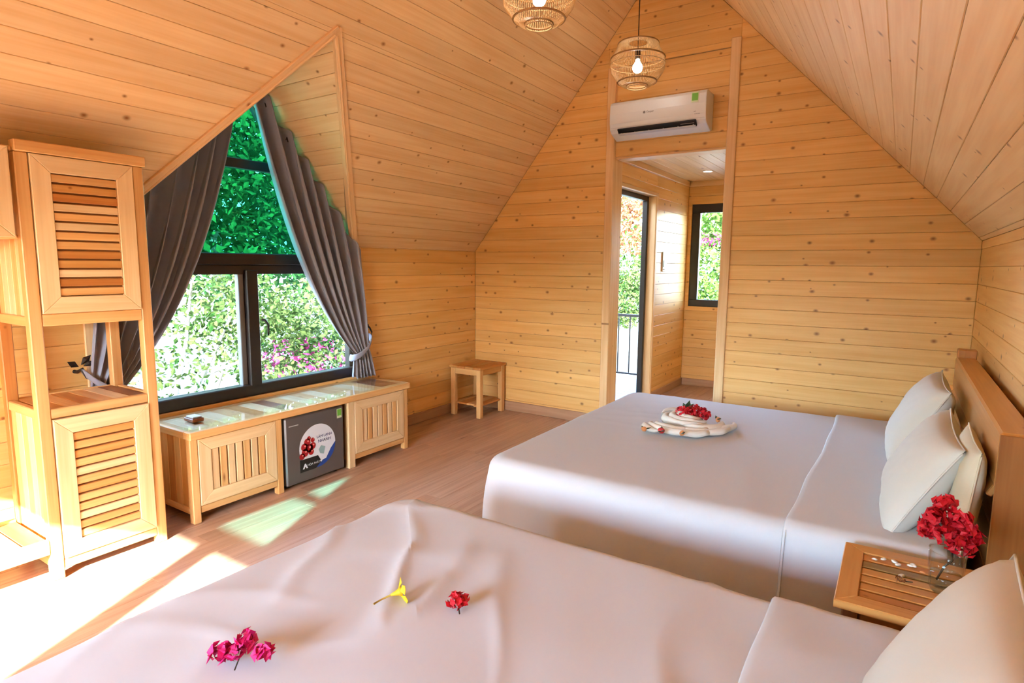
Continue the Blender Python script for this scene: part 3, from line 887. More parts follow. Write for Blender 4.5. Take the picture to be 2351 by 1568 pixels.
for k in range(nb):
    beam('top_board', (CX0 + fwid, yy + k * bw + 0.001, CZ - 0.022), (CX1 - fwid, yy + (k + 1) * bw - 0.001, CZ - 0.002), tm[k % len(tm)], con, 0.0015)
flat('glass_sheet', [(CY0 + 0.015, -(CX1 - 0.004)), (CY1 - 0.015, -(CX1 - 0.004)), (CY1 - 0.015, -(CX0 + 0.008)), (CY0 + 0.015, -(CX0 + 0.008))], 'sheetglass', con, frame((0, 0, CZ + 0.0005), (0, 1, 0), (-1, 0, 0)), 0.005)
for y in (CY0 + 0.005, 2.305, 2.905, CY1 - 0.06):
    for x in (CX1 - 0.05, CX0 + 0.01):
        beam('post', (x, y, 0), (x + 0.045, y + (0.045 if y < 2.5 or y > 3.2 else 0.06), CZ - 0.045), 'pale' if (2.5 < y < 3) else 'furn', con)
for (y0, y1) in ((CY0 + 0.05, 2.305), (2.965, CY1 - 0.06)):
    beam('bottom_rail', (CX1 - 0.04, y0, 0.055), (CX1 - 0.01, y1, 0.095), 'furn', con)
    mitred_door(con, frame((CX1 - 0.022, y0 + 0.002, 0.10), (0, 1, 0), (0, 0, 1)), y1 - y0 - 0.004, 0.395, 0.075, ['pale', 'furn', 'pale', 'pale', 'furn', 'pale', 'furn'], 7, False)
    beam('cupboard_floor', (CX0 + 0.02, y0, 0.075), (CX1 - 0.045, y1, 0.09), 'furn', con)
for y, mats in ((CY0 + 0.012, ['amber', 'furn', 'orange', 'furn', 'amber']), (2.318, ['furn'] * 5), (2.93, ['furn', 'pale', 'furn', 'pale', 'furn']), (CY1 - 0.045, ['amber', 'furn', 'orange', 'furn', 'amber'])):
    for k in range(5):
        x0 = CX0 + 0.055 + (CX1 - CX0 - 0.105) * k / 5; x1 = CX0 + 0.055 + (CX1 - CX0 - 0.105) * (k + 1) / 5 - 0.002
        beam('side_board', (x0, y, 0.09), (x1, y + 0.015, CZ - 0.045), mats[k], con, 0.002)
    beam('side_rail', (CX0 + 0.055, y - 0.004, 0.05), (CX1 - 0.05, y + 0.022, 0.09), 'furn', con)

# small box on the console
bx = thing('trinket_box', 'small brown wooden box with a grey top on the console', 'box', (-3.515, 1.90, CZ + 0.0055))
zb = CZ + 0.0057
beam('body', (-3.565, 1.865, zb), (-3.465, 1.935, zb + 0.022), 'dark', bx, 0.004)
beam('lid', (-3.555, 1.872, zb + 0.022), (-3.475, 1.928, zb + 0.032), 'offwhite', bx, 0.004)

# ------------------------------------------------------------------ mini fridge
fr = thing('mini_fridge', 'dark grey mini fridge with a round cherry sticker standing inside the console', 'fridge', (-3.5, 2.615, 0))
FY0, FY1 = 2.372, 2.862
beam('body', (-3.70, FY0 + 0.004, 0.02), (-3.345, FY1 - 0.004, 0.488), 'black', fr, 0.006)
beam('door', (-3.343, FY0, 0.025), (-3.30, FY1, 0.49), 'fridge', fr, 0.009)
for y in (FY0 + 0.03, FY1 - 0.06):
    for x in (-3.68, -3.38):
        beam('foot', (x, y, 0), (x + 0.03, y + 0.03, 0.022), 'black', fr)
FS = frame((-3.2995, 2.615, 0.25), (0, 1, 0), (0, 0, 1))
r = 0.152
stk = flat('sticker', disc(0.012, 0.0, r, 48), 'st_white', fr, FS)
flat('blue_band', disc(0.012, 0, r * 0.999, 30, -math.pi * 0.62, -0.02) + [(0.012 + r * 0.72, -0.045), (0.012 + r * 0.45, -0.105), (0.012, -0.118)], 'st_blue', stk, FS, z0=0.0006)
flat('brand_plate', [(-0.138, -0.155), (-0.01, -0.155), (0.038, -0.115), (0.010, -0.068), (-0.138, -0.068)], 'black', stk, FS, z0=0.0012)
for (cx_, cy_, rr) in [(-0.075, 0.045, 0.026), (-0.10, 0.015, 0.026), (-0.06, 0.0, 0.03), (-0.095, -0.025, 0.028), (-0.03, 0.01, 0.024), (-0.12, -0.045, 0.022), (-0.045, -0.03, 0.022), (-0.03, 0.05, 0.016), (-0.06, 0.068, 0.015)]:
    c = flat('cherry', disc(cx_, cy_, rr, 20), 'st_red', stk, FS, z0=0.0012)
    flat('highlight', disc(cx_ + 0.006, cy_ + 0.006, rr * 0.25, 10), 'st_redlight', stk, FS, z0=0.0019)
flat('crystal_print', [(0.03, -0.06), (0.06, -0.07), (0.075, -0.02), (0.04, -0.005), (0.018, -0.03)], 'st_teal', stk, FS, z0=0.0012)
for (px, py, pr) in ((0.055, -0.09, 0.012), (0.035, -0.112, 0.008), (0.085, -0.035, 0.008)):
    flat('bubble', disc(px, py, pr, 16), 'st_white', stk, FS, z0=0.0018)
text('lettering', 'LÀM LẠNH', 0.027, 'st_navy', stk, FS @ Matrix.Translation((0.070, 0.060, 0.0012)))
text('lettering', 'NHANH', 0.030, 'st_navy', stk, FS @ Matrix.Translation((0.070, 0.028, 0.0012)))
flat('brand_mark', [(-0.118, -0.135), (-0.106, -0.135), (-0.097, -0.118), (-0.088, -0.135), (-0.076, -0.135), (-0.093, -0.100), (-0.101, -0.100)], 'st_white', stk, FS, z0=0.0019)
text('lettering', 'HÒA PHÁT', 0.021, 'st_white', stk, FS @ Matrix.Translation((-0.027, -0.116, 0.0019)))
lab = flat('energy_label', [(0.185, 0.155), (0.228, 0.155), (0.228, 0.222), (0.185, 0.222)], 'st_pale', fr, FS)
flat('label_print', [(0.189, 0.172), (0.224, 0.172), (0.224, 0.218), (0.189, 0.218)], 'st_green', lab, FS, z0=0.0007)
flat('name_print', [(-0.215, 0.178), (-0.14, 0.178), (-0.14, 0.184), (-0.215, 0.184)], 'offwhite', fr, FS)

# ------------------------------------------------------------------ corner stool
st = thing('side_stool', 'small square pine side table with a lower shelf in the far corner', 'side table', (-3.54, 4.825, 0))
sx0, sx1, sy0, sy1, sz = -3.735, -3.345, 4.60, 5.05, 0.505
for k in range(4):
    a = sx0 + (sx1 - sx0) * k / 4; b = sx0 + (sx1 - sx0) * (k + 1) / 4
    beam('top_board', (a, sy0, sz - 0.025), (b - 0.002, sy1, sz), ['amber', 'orange', 'amber', 'orange'][k], st, 0.003)
    beam('shelf_board', (a + (0.03 if k == 0 else 0), sy0 + 0.03, 0.115), (b - (0.03 if k == 3 else 0.002), sy1 - 0.03, 0.133), ['furn', 'orange', 'furn', 'orange'][k], st, 0.003)
for x in (sx0 + 0.012, sx1 - 0.062):
    for y in (sy0 + 0.012, sy1 - 0.062):
        beam('leg', (x, y, 0), (x + 0.05, y + 0.05, sz - 0.025), 'furn', st)
for y in (sy0 + 0.02, sy1 - 0.045):
    beam('apron', (sx0 + 0.062, y, sz - 0.085), (sx1 - 0.062, y + 0.025, sz - 0.025), 'furn', st)
for x in (sx0 + 0.02, sx1 - 0.045):
    beam('apron', (x, sy0 + 0.062, sz - 0.085), (x + 0.025, sy1 - 0.062, sz - 0.025), 'amber', st)

# ------------------------------------------------------------------ curtains
def bez(a, b, c, d, t):
    s = 1 - t
    return (s ** 3 * a[0] + 3 * s * s * t * b[0] + 3 * s * t * t * c[0] + t ** 3 * d[0], s ** 3 * a[1] + 3 * s * s * t * b[1] + 3 * s * t * t * c[1] + t ** 3 * d[1])

def curtain(s, label):
    """s=+1: the right one (larger y), -1: mirrored about the dormer centre"""
    root = thing('curtain', label, 'curtain', (-3.70, DYC + s * 1.0, 0.56), 'curtains tied back at the dormer window')
    nu, nv1, nv2 = 150, 46, 14
    nf = 6.5
    v = []
    tie_z = 0.77
    for j in range(nv1 + nv2 + 1):
        for i in range(nu + 1):
            u = i / nu
            # top line along the rake, with small sags between the hooks
            ty = -0.02 + 0.98 * u
            tz = DZ - 0.012 - (DZ - 0.012 - 1.61) * u - 0.016 * abs(math.sin(math.pi * 6 * u)) ** 0.7
            k0 = (0.86 + 0.17 * u, tie_z + 0.02 * u)
            b0 = (0.835 + 0.255 * u, 0.562 if u > 0.15 else 0.58)
            c1 = (ty + (0.22 - 0.10 * u) * (1 - u), tz - (0.95 - 0.7 * u) * (1 - 0.45 * u))
            c2 = ((0.44 + 0.585 * u), tie_z + 0.42 * (1 - u) + 0.25 * u)
            if j <= nv1:
                t = j / nv1
                y_, z_ = bez((ty, tz), c1, c2, k0, t)
                amp = (0.082 - 0.045 * max(0, (u - 0.75) / 0.25)) * (0.40 + 0.55 * math.sin(math.pi * min(1, t * 0.9 + 0.12))) * (1 - 0.72 * t ** 3)
            else:
                t = (j - nv1) / nv2
                y_ = k0[0] + (b0[0] - k0[0]) * t ** 0.8
                z_ = k0[1] + (b0[1] - k0[1]) * t
                amp = 0.011 + 0.016 * t
            ph = 2 * math.pi * nf * (u + 0.02 * math.sin(9 * u + 2.0 * s)) + 0.6 * s
            wv = math.sin(ph) + 0.28 * math.sin(2.0 * ph + 1.1)
            x_ = -3.69 + amp * wv * 0.8
            y_ += 0.35 * amp * math.cos(ph) * (1 if j <= nv1 else 0.4)
            v.append((x_, DYC + s * y_, z_))
    f = []
    for j in range(nv1 + nv2):
        for i in range(nu):
            q = [j * (nu + 1) + i, j * (nu + 1) + i + 1, (j + 1) * (nu + 1) + i + 1, (j + 1) * (nu + 1) + i]
            f.append(q if s > 0 else q[::-1])
    o = mesh('curtain_panel', v, f, 'curtain', root, None, True)
    md = o.modifiers.new('thickness', 'SOLIDIFY'); md.thickness = 0.003; md.offset = 0
    # tie band, rising from the gathered edge to the wall hook
    p = [(-3.735, 1.05, 0.905), (-3.67, 1.045, 0.885), (-3.645, 1.00, 0.83), (-3.645, 0.92, 0.775), (-3.66, 0.86, 0.745), (-3.70, 0.835, 0.735), (-3.74, 0.86, 0.745)]
    vv = []
    for i, q in enumerate(p):
        for dz in (-0.026, 0.026):
            vv.append((q[0], DYC + s * (q[1] + dz * 0.35), q[2] + dz))
    ff = [[2 * i, 2 * i + 2, 2 * i + 3, 2 * i + 1] for i in range(len(p) - 1)]
    tb = mesh('tieback_band', vv, ff, 'curtain', root, None, True)
    md = tb.modifiers.new('sub', 'SUBSURF'); md.levels = 2; md.render_levels = 2
    md = tb.modifiers.new('thickness', 'SOLIDIFY'); md.thickness = 0.006; md.offset = 0
    for i in range(7):
        u = i / 6
        yy_ = DYC + s * (-0.02 + 0.98 * u); zz = DZ - 0.055 - (DZ - 0.055 - 1.56) * u
        tube('hook', [(-3.69, yy_, zz - 0.02), (-3.70, yy_, zz + 0.012), (-3.71, yy_, zz - 0.005)], 0.004, 'iron', root, 6)
    return root

curtain(1, 'taupe curtain tied back on the side of the corner stool')
curtain(-1, 'taupe curtain tied back behind the slatted wardrobe tower')
hk = thing('curtain_hook', 'dark iron tieback hook on the wall beside the stool-side curtain', 'hook', (XL, 3.545, 0.93), 'tieback hooks')
tube('hook_arm', [(XL, 3.545, 0.98), (XL + 0.03, 3.545, 0.965), (XL + 0.06, 3.54, 0.93), (XL + 0.06, 3.535, 0.89), (XL + 0.035, 3.53, 0.88)], [0.009, 0.008, 0.007, 0.007, 0.006], 'iron', hk)
lathe('wall_plate', [(0.0, 0.0), (0.018, 0.0), (0.016, 0.006), (0.0, 0.008)], 'iron', hk, Matrix.Translation((XL, 3.545, 0.98)) @ Matrix.Rotation(math.pi / 2, 4, 'Y'), 16)
hk = thing('curtain_hook', 'dark leaf-shaped tieback hook seen through the wardrobe shelf', 'hook', (XL, 1.38, 0.93), 'tieback hooks')
tube('hook_arm', [(XL, 1.395, 0.90), (XL + 0.03, 1.40, 0.90), (XL + 0.06, 1.41, 0.92), (XL + 0.06, 1.43, 0.87), (XL + 0.035, 1.46, 0.85)], [0.010, 0.009, 0.009, 0.009, 0.007], 'iron', hk)
for (a, b) in (((1.40, 0.93), (1.345, 0.965)), ((1.41, 0.94), (1.46, 0.99)), ((1.42, 0.93), (1.475, 0.955))):
    d = Vector((0, b[0] - a[0], b[1] - a[1])); n_ = Vector((0, -d.z, d.y)) * 0.28
    c0 = Vector((XL + 0.05, a[0], a[1])); c1_ = Vector((XL + 0.055, b[0], b[1])); m_ = (c0 + c1_) / 2
    xo = Vector((0.008, 0, 0))
    mesh('metal_leaf', [c0, m_ + n_, c1_, m_ - n_, m_ + xo, m_ - xo], [[0, 3, 4], [3, 2, 4], [2, 1, 4], [1, 0, 4], [3, 0, 5], [2, 3, 5], [1, 2, 5], [0, 1, 5]], 'iron', hk)

# ------------------------------------------------------------------ beds
def rrect(a, b, rc, ns=44, nc=14):
    """points of a rounded rectangle, always the same count"""
    rc = max(min(rc, a - 1e-3, b - 1e-3), 1e-3)
    pts = []
    cs = [(a - rc, b - rc, 0), (-(a - rc), b - rc, math.pi / 2), (-(a - rc), -(b - rc), math.pi), (a - rc, -(b - rc), 1.5 * math.pi)]
    for q in range(4):
        cx_, cy_, a0 = cs[q]
        for i in range(nc):
            t = a0 + (math.pi / 2) * i / nc
            pts.append((cx_ + rc * math.cos(t), cy_ + rc * math.sin(t)))
        e0 = (cx_ + rc * math.cos(a0 + math.pi / 2), cy_ + rc * math.sin(a0 + math.pi / 2))
        nx_, ny_, na = cs[(q + 1) % 4]
        e1 = (nx_ + rc * math.cos(na), ny_ + rc * math.sin(na))
        for i in range(ns):
            t = i / ns
            pts.append((e0[0] + (e1[0] - e0[0]) * t, e0[1] + (e1[1] - e0[1]) * t))
    return pts

def wrinkle(x, y, seed, amt):
    p = Vector((x * 1.7 + seed, y * 1.7 - seed, seed))
    n = noise.noise(p) * 0.005
    for (ca, sa, fr, am) in ((0.9, 0.45, 1.9, 0.008), (0.35, -0.95, 2.6, 0.006)):
        q = Vector(((x * ca + y * sa) * fr * 1.6 + seed + 0.25 * noise.noise(Vector((x * 3, y * 3, seed))), (x * -sa + y * ca) * fr * 0.45, seed * 2 + fr))
        r = 1 - abs(noise.noise(q))
        msk = max(0, min(1, 0.5 + 1.6 * noise.noise(Vector((x * 1.3 - seed, y * 1.3, fr)))))
        n += (max(0, r) ** 14) * am * msk
    q2 = Vector((x * 7 + seed, y * 4 + seed, 3.3))
    n += noise.noise(q2) * 0.0025
    return n * amt

def spread(name, label, x0, x1, y0, y1, z, zb_, seed, amt):
    cx_, cy_ = (x0 + x1) / 2, (y0 + y1) / 2
    a, b = (x1 - x0) / 2, (y1 - y0) / 2
    rc, re = 0.13, 0.075
    prof = []
    nin = 40
    m = min(a, b) - 0.05
    for i in range(nin):
        t = i / nin
        prof.append((-(m - (m - re) * t), 0.0, 0.0))
    for i in range(9):
        t = i / 8 * math.pi / 2
        prof.append((-re + re * math.sin(t), -(re - re * math.cos(t)), 0.15 * i / 8))
    H = z - re - zb_
    for i in range(1, 15):
        t = i / 14
        prof.append((0.035 * t + 0.01 * math.sin(math.pi * t), -re - H * t, 0.15 + 0.85 * t))
    v, f = [], []
    n = None
    per = None
    for (d, dz, wv) in prof:
        pts = rrect(a + d, b + d, rc + d if d > -rc + 0.01 else 0.01)
        if n is None: n = len(pts)
        for i, p in enumerate(pts):
            px, py = p
            L = math.hypot(px / (a + d + 1e-6), py / (b + d + 1e-6))
            o_ = 0.0
            if wv > 0:
                s_ = i * 0.37
                o_ = wv * 0.014 * (noise.noise(Vector((px * 3.2 + seed, py * 3.2, 0.5))) + 0.8 * math.sin(px * 21 + py * 23 + 2.2 * noise.noise(Vector((px * 2, py * 2, seed)))))
            nx_, ny_ = px / max(a, 1e-3), py / max(b, 1e-3)
            if abs(px) / a > abs(py) / b: ox, oy = math.copysign(o_, px), 0
            else: ox, oy = 0, math.copysign(o_, py)
            zz = z + dz + wrinkle(px + cx_, py + cy_, seed, amt) * (1 - min(1, wv * 1.5))
            v.append((cx_ + px + ox, cy_ + py + oy, zz))
    for k in range(len(prof) - 1):
        for i in range(n):
            j = (i + 1) % n
            f.append([k * n + i, (k + 1) * n + i, (k + 1) * n + j, k * n + j])
    f.append(list(range(n)))
    root = thing(name, label, 'bedspread', (cx_, cy_, zb_))
    o = mesh('cover', v, f, 'linen', root, None, True)
    return root

def turned_sheet(parent, xs, xe, y0, y1, z, hang, seed, amt):
    """the turned-down band across the head of the bed"""
    v, f = [], []
    re = 0.055; up = 0.012
    path = []
    yc = (y0 + y1) / 2; b = (y1 - y0) / 2
    def side(sgn):
        out = []
        for i in range(7):
            t = 1 - i / 6
            out.append((b + up + 0.04 * t, -re - hang * t))
        for i in range(1, 8):
            t = math.pi / 2 * (1 - i / 8)
            out.append((b - re + (re + up) * math.sin(t), -re + (re + up) * math.cos(t)))
        return out
    s = side(1)
    left = [(-p[0], p[1]) for p in s]
    right = s[::-1]
    flatp = [(-(b - re) + (2 * (b - re)) * i / 60, up) for i in range(61)]
    path = left + flatp + right
    xsn = [xs - 0.0, xs - 0.012, xs - 0.006, xs + 0.01] + [xs + 0.01 + (xe - xs - 0.01) * i / 16 for i in range(1, 17)]
    lift = [-0.012, -0.006, 0.002, 0.004] + [0.003] * 16
    for i, x in enumerate(xsn):
        for (py, pz) in path:
            jog = 0.014 * noise.noise(Vector((py * 2.5, seed, 0))) + 0.05 * noise.noise(Vector((py * 0.6, seed, 3)))
            flatness = 1.0 if abs(py) < b - 0.06 else 0.2
            zz = z + pz + lift[i] * (1 if abs(py) < b else 0.3) + wrinkle(x + jog, yc + py, seed, amt) * flatness + 0.004 * noise.noise(Vector((x * 14, py * 3, seed)))
            v.append((x + jog * (1 - i / len(xsn)), yc + py, zz))
    n = len(path)
    for i in range(len(xsn) - 1):
        for j in range(n - 1):
            f.append([i * n + j, (i + 1) * n + j, (i + 1) * n + j + 1, i * n + j + 1])
    o = mesh('turned_down_band', v, f, 'linen', parent, None, True)
    md = o.modifiers.new('thickness', 'SOLIDIFY'); md.thickness = 0.006; md.offset = -1
    return o

def bed(label, x0, x1, y0, y1, z):
    b = thing('bed', label, 'bed', ((x0 + x1) / 2, (y0 + y1) / 2, 0))
    beam('base', (x0 + 0.10, y0 + 0.10, 0.06), (x1 - 0.03, y1 - 0.10, 0.24), 'furn', b, 0.01)
    beam('mattress', (x0 + 0.05, y0 + 0.05, 0.24), (x1 - 0.02, y1 - 0.05, z - 0.03), 'linen', b, 0.03)
    for x in (x0 + 0.12, x1 - 0.15):
        for y in (y0 + 0.12, y1 - 0.18):
            beam('leg', (x, y, 0), (x + 0.06, y + 0.06, 0.06), 'furn', b)
    hx0, hx1 = 0.30, 0.40
    hb = bpy.data.objects.new('headboard', None)
    place(hb, None, b, Matrix.Translation((hx0, (y0 + y1) / 2, 0.3)))
    beam('post', (hx0 + 0.01, y0 - 0.01, 0), (hx1 - 0.004, y0 + 0.06, 0.80), 'brown', hb)
    beam('post', (hx0 + 0.01, y1 - 0.08, 0), (hx1, y1, 1.03), 'orange', hb)
    zs = [0.30, 0.46, 0.62, 0.80, 0.985]
    for k in range(4):
        beam('headboard_plank', (hx0 + (0.0 if k == 3 else 0.02), y0 + (0.061 if k < 3 else -0.02), zs[k] + 0.002), (hx1 - (0.0 if k == 3 else 0.03), y1 - 0.081, zs[k + 1]), 'brown' if k == 3 else ('amber' if k != 2 else 'furn'), hb, 0.006) if k < 3 else None
    beam('headboard_plank', (hx0, y0 + 0.02, 0.802), (hx1, y1 - 0.081, 0.985), 'amber', hb, 0.008)
    beam('end_cap', (hx0 - 0.004, y0 - 0.02, 0.25), (hx1 + 0.004, y0 - 0.012, 0.985), 'brown', hb, 0.002)
    # bevelled facing strip under the top board
    bar('facing', (hx0 + 0.005, y0 + 0.07, 0.78), (hx0 + 0.005, y1 - 0.09, 0.78), 0.05, 0.02, (-1, 0, 0.5), 'amber', hb)
    return b

B2 = (-1.735, 0.265, 2.375, 4.41, 0.53)
B1 = (-1.735, 0.265, 0.05, 1.83, 0.535)
bed('pine bed nearer the end wall with a plank headboard', *B2)
bed('pine bed in front with a plank headboard at its pillow end', *B1)
s2 = spread('bedspread', 'smooth white bedspread on the far bed below the towel decoration', *B2, 0.10, 3.1, 0.8)
turned_sheet(s2, -0.285, 0.20, B2[2], B2[3], B2[4], 0.26, 1.7, 0.55)
s1 = spread('bedspread', 'rumpled white bedspread on the front bed strewn with loose flowers', *B1, 0.10, 8.4, 1.9)
turned_sheet(s1, -0.235, 0.20, B1[2], B1[3], B1[4], 0.26, 5.2, 0.7)

def pillow(label, c, w_, h_, t_, lean, mat='pillow', group=None, yaw=0.0, roll=0.0, name='pillow', seed=0.0):
    """centre c, width along Y, leaning back towards +X by `lean` radians"""
    n1, n2 = 34, 26
    v, f = [], []
    def pt(u, vv_, sgn):
        pin = 1 - 0.09 * (1 - u * u) * abs(vv_) ** 3
        pin2 = 1 - 0.07 * (1 - vv_ * vv_) * abs(u) ** 3
        yy_ = u * w_ / 2 * pin2; zz = vv_ * h_ / 2 * pin
        th = t_ / 2 * (max(0, 1 - abs(u) ** 3.0) * max(0, 1 - abs(vv_) ** 3.0)) ** 0.45
        th *= 1 + 0.10 * noise.noise(Vector((u * 1.6 + seed, vv_ * 1.6, sgn + seed)))
        th += 0.003 * noise.noise(Vector((u * 6 + seed, vv_ * 5, sgn * 3)))*(1 - max(abs(u), abs(vv_)) ** 6)
        return (-sgn * max(th, 0.002), yy_, zz)
    for sgn in (1, -1):
        for j in range(n2 + 1):
            for i in range(n1 + 1):
                v.append(pt(-1 + 2 * i / n1, -1 + 2 * j / n2, sgn))
    K = (n1 + 1) * (n2 + 1)
    for j in range(n2):
        for i in range(n1):
            a = j * (n1 + 1) + i
            q = [a, a + 1, a + n1 + 2, a + n1 + 1]
            f.append(q[::-1]); f.append([K + z_ for z_ in q])
    bd = [i for i in range(n1 + 1)] + [j * (n1 + 1) + n1 for j in range(1, n2 + 1)] + [n2 * (n1 + 1) + i for i in range(n1 - 1, -1, -1)] + [j * (n1 + 1) for j in range(n2 - 1, 0, -1)]
    for a, b in zip(bd, bd[1:] + bd[:1]):
        f.append([a, b, K + b, K + a])
    Mx = Matrix.Translation(Vector(c)) @ Matrix.Rotation(yaw, 4, 'Z') @ Matrix.Rotation(lean, 4, 'Y') @ Matrix.Rotation(roll, 4, 'X')
    root = thing(name, label, 'pillow' if name == 'pillow' else 'cushion', Vector(c) - Vector((0, 0, h_ / 2)), group)
    mesh('case', v, f, mat, root, Mx, True)
    # sewn edge
    e = [Vector(v[a]) for a in bd]
    e = [(p + Vector(v[K + a])) / 2 for p, a in zip(e, bd)]
    vv_, ff = tube_data([p * 1.004 for p in e] + [e[0] * 1.004], 0.0035, 6)
    mesh('seam', vv_, ff, mat, root, Mx, True)
    return root

pillow('white pillow on the far bed, the one next to the end wall', (0.125, 3.70, 0.735), 0.74, 0.45, 0.18, 0.48, seed=1.0, group='white pillows')
pillow('white pillow on the far bed, the one behind the red flowers', (0.125, 2.86, 0.70), 0.74, 0.42, 0.18, 0.50, seed=2.0, group='white pillows')
pillow('large white pillow propped up on the front bed', (0.13, 1.20, 0.71), 0.70, 0.46, 0.18, 0.50, seed=3.3, group='white pillows')
pillow('cream cushion between the headboard and the pillow behind the red flowers', (0.246, 2.62, 0.73), 0.46, 0.36, 0.085, 0.08, 'cushion', seed=4.1, name='cushion', group='cream cushions')
pillow('cream cushion behind the large pillow of the front bed', (0.246, 1.05, 0.74), 0.46, 0.38, 0.085, 0.08, 'cushion', seed=5.1, name='cushion', group='cream cushions')

# ------------------------------------------------------------------ nightstand
NX0, NX1, NY0, NY1, NZ = -0.095, 0.40, 1.868, 2.305, 0.55
nt_ = thing('nightstand', 'slatted orange pine nightstand between the two beds', 'nightstand', (0.15, 2.085, 0))
fw = 0.058
FNs = frame((NX0, NY0, NZ - 0.024), (1, 0, 0), (0, 1, 0))
nw, nh = NX1 - NX0, NY1 - NY0
polyplank('top_rail', [(0, 0), (nw, 0), (nw - fw, fw), (fw, fw)], 0.024, 'amber', nt_, FNs)
polyplank('top_rail', [(0, nh), (fw, nh - fw), (nw - fw, nh - fw), (nw, nh)], 0.024, 'amber', nt_, FNs)
FNt = FNs @ Matrix(((0, -1, 0, 0), (1, 0, 0, 0), (0, 0, 1, 0), (0, 0, 0, 1)))
polyplank('top_rail', [(0, 0), (fw, -fw), (nh - fw, -fw), (nh, 0)], 0.024, 'amber', nt_, FNt)
polyplank('top_rail', [(0, -nw), (nh, -nw), (nh - fw, -nw + fw), (fw, -nw + fw)], 0.024, 'amber', nt_, FNt)
sl = ['orange', 'amber', 'amber', 'amber', 'olive', 'orange']
ih = nh - 2 * fw
for k in range(6):
    a = fw + ih * k / 6 + 0.0055; b = fw + ih * (k + 1) / 6 - 0.0055
    polyplank('top_slat', [(fw, a), (nw - fw, a), (nw - fw, b), (fw, b)], 0.02, sl[k], nt_, FNs)
for x in (NX0 + 0.02, NX1 - 0.07):
    for y in (NY0 + 0.02, NY1 - 0.065):
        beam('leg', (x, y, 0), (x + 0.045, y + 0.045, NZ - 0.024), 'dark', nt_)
for y in (NY0 + 0.03, NY1 - 0.05):
    beam('apron', (NX0 + 0.065, y, NZ - 0.15), (NX1 - 0.07, y + 0.02, NZ - 0.024), 'orange', nt_)
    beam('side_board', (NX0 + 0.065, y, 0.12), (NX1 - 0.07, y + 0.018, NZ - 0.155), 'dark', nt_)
for x in (NX0 + 0.03, NX1 - 0.05):
    beam('apron', (x, NY0 + 0.065, NZ - 0.15), (x + 0.02, NY1 - 0.065, NZ - 0.024), 'orange', nt_)
polyplank('gap_shade_sheet', [(fw * 0.7, fw * 0.7), (nw - fw * 0.7, fw * 0.7), (nw - fw * 0.7, nh - fw * 0.7), (fw * 0.7, nh - fw * 0.7)], 0.004, 'dark', nt_, FNs, 0.0005, z0=-0.005)  # dark sheet put in for the shadow between the top slats
beam('shelf', (NX0 + 0.05, NY0 + 0.05, 0.10), (NX1 - 0.05, NY1 - 0.05, 0.118), 'furn', nt_)

# ------------------------------------------------------------------ flowers
def bracts(center, rx, ry, rz, n, size, rnd, shell=0.55):
    v, f = [], []
    for _ in range(n):
        d = Vector((rnd.gauss(0, 1), rnd.gauss(0, 1), rnd.gauss(0, 1))).normalized()
        r_ = shell + (1 - shell) * rnd.random()
        c = Vector((d.x * rx * r_, d.y * ry * r_, d.z * rz * r_)) + Vector(center)
        nrm = (d + Vector((rnd.uniform(-.6, .6), rnd.uniform(-.6, .6), rnd.uniform(-.6, .6)))).normalized()
        t = nrm.cross(Vector((rnd.uniform(-1, 1), rnd.uniform(-1, 1), rnd.uniform(-1, 1)))).normalized()
        s = nrm.cross(t)
        k = size * rnd.uniform(0.7, 1.2)
        b = len(v)
        # pointed, slightly folded bract
        v += [c - t * k * 0.5, c + s * k * 0.38 + nrm * k * 0.12, c + t * k * 0.62, c - s * k * 0.38 + nrm * k * 0.12, c - nrm * k * 0.06]
        f += [[b, b + 1, b + 4], [b + 1, b + 2, b + 4], [b + 2, b + 3, b + 4], [b + 3, b, b + 4]]
    return v, f

def flower(label, loc, rx, ry, rz, n, size, mat, seed, stem=None, group=None, name='bougainvillea'):
    rnd = random.Random(seed)
    root = thing(name, label, 'flower', (loc[0], loc[1], loc[2] - rz), group)
    v, f = bracts(loc, rx, ry, rz, n, size, rnd)
    o = mesh('bract_cluster', v, f, mat, root)
    o['kind'] = 'stuff'
    if stem: tube('stem', stem, 0.0022, 'stem', root, 6)
    return root

def bedz(x, y):
    return B1[4] + max(wrinkle(x + a, y + b, 8.4, 1.9) for a in (-0.03, 0, 0.03) for b in (-0.03, 0, 0.03))
ZB = bedz(-1.265, 0.76)
g = 'loose flowers on the front bed'
fl = thing('bougainvillea', 'magenta bougainvillea sprig lying on the front bed, the one nearest its open side', 'flower', (-1.27, 0.76, ZB), g)
for k, (dx, dy, dz, rr, sd) in enumerate([(-0.045, -0.03, 0.022, 0.026, 1), (0.0, 0.012, 0.045, 0.026, 2), (0.045, 0.03, 0.025, 0.024, 3), (-0.015, -0.01, 0.02, 0.022, 4)]):
    v, f = bracts((-1.265 + dx * 0.9, 0.765 + dy, ZB + 0.012 + dz), rr, rr, rr * 0.8, 26, 0.03, random.Random(sd))
    o = mesh('bract_cluster', v, f, 'pink', fl); o['kind'] = 'stuff'
for k in range(6):
    a = k * 1.05
    tube('stamen', [(-1.262, 0.755, ZB + 0.03), (-1.262 + 0.012 * math.cos(a), 0.745 + 0.012 * math.sin(a), ZB + 0.045)], 0.0012, 'towel', fl, 5)
tube('stem', [(-1.265, 0.76, ZB + 0.025), (-1.25, 0.735, ZB + 0.008)], 0.0016, 'stem', fl, 6)
ZB = bedz(-0.972, 1.232)
flower('small crimson bougainvillea head on the front bed beside the yellow flower', (-0.972, 1.232, ZB + 0.026), 0.03, 0.03, 0.022, 55, 0.022, 'red', 11, [(-0.97, 1.23, ZB + 0.015), (-0.952, 1.213, ZB + 0.004)], g)
ZB = bedz(-1.155, 1.155)
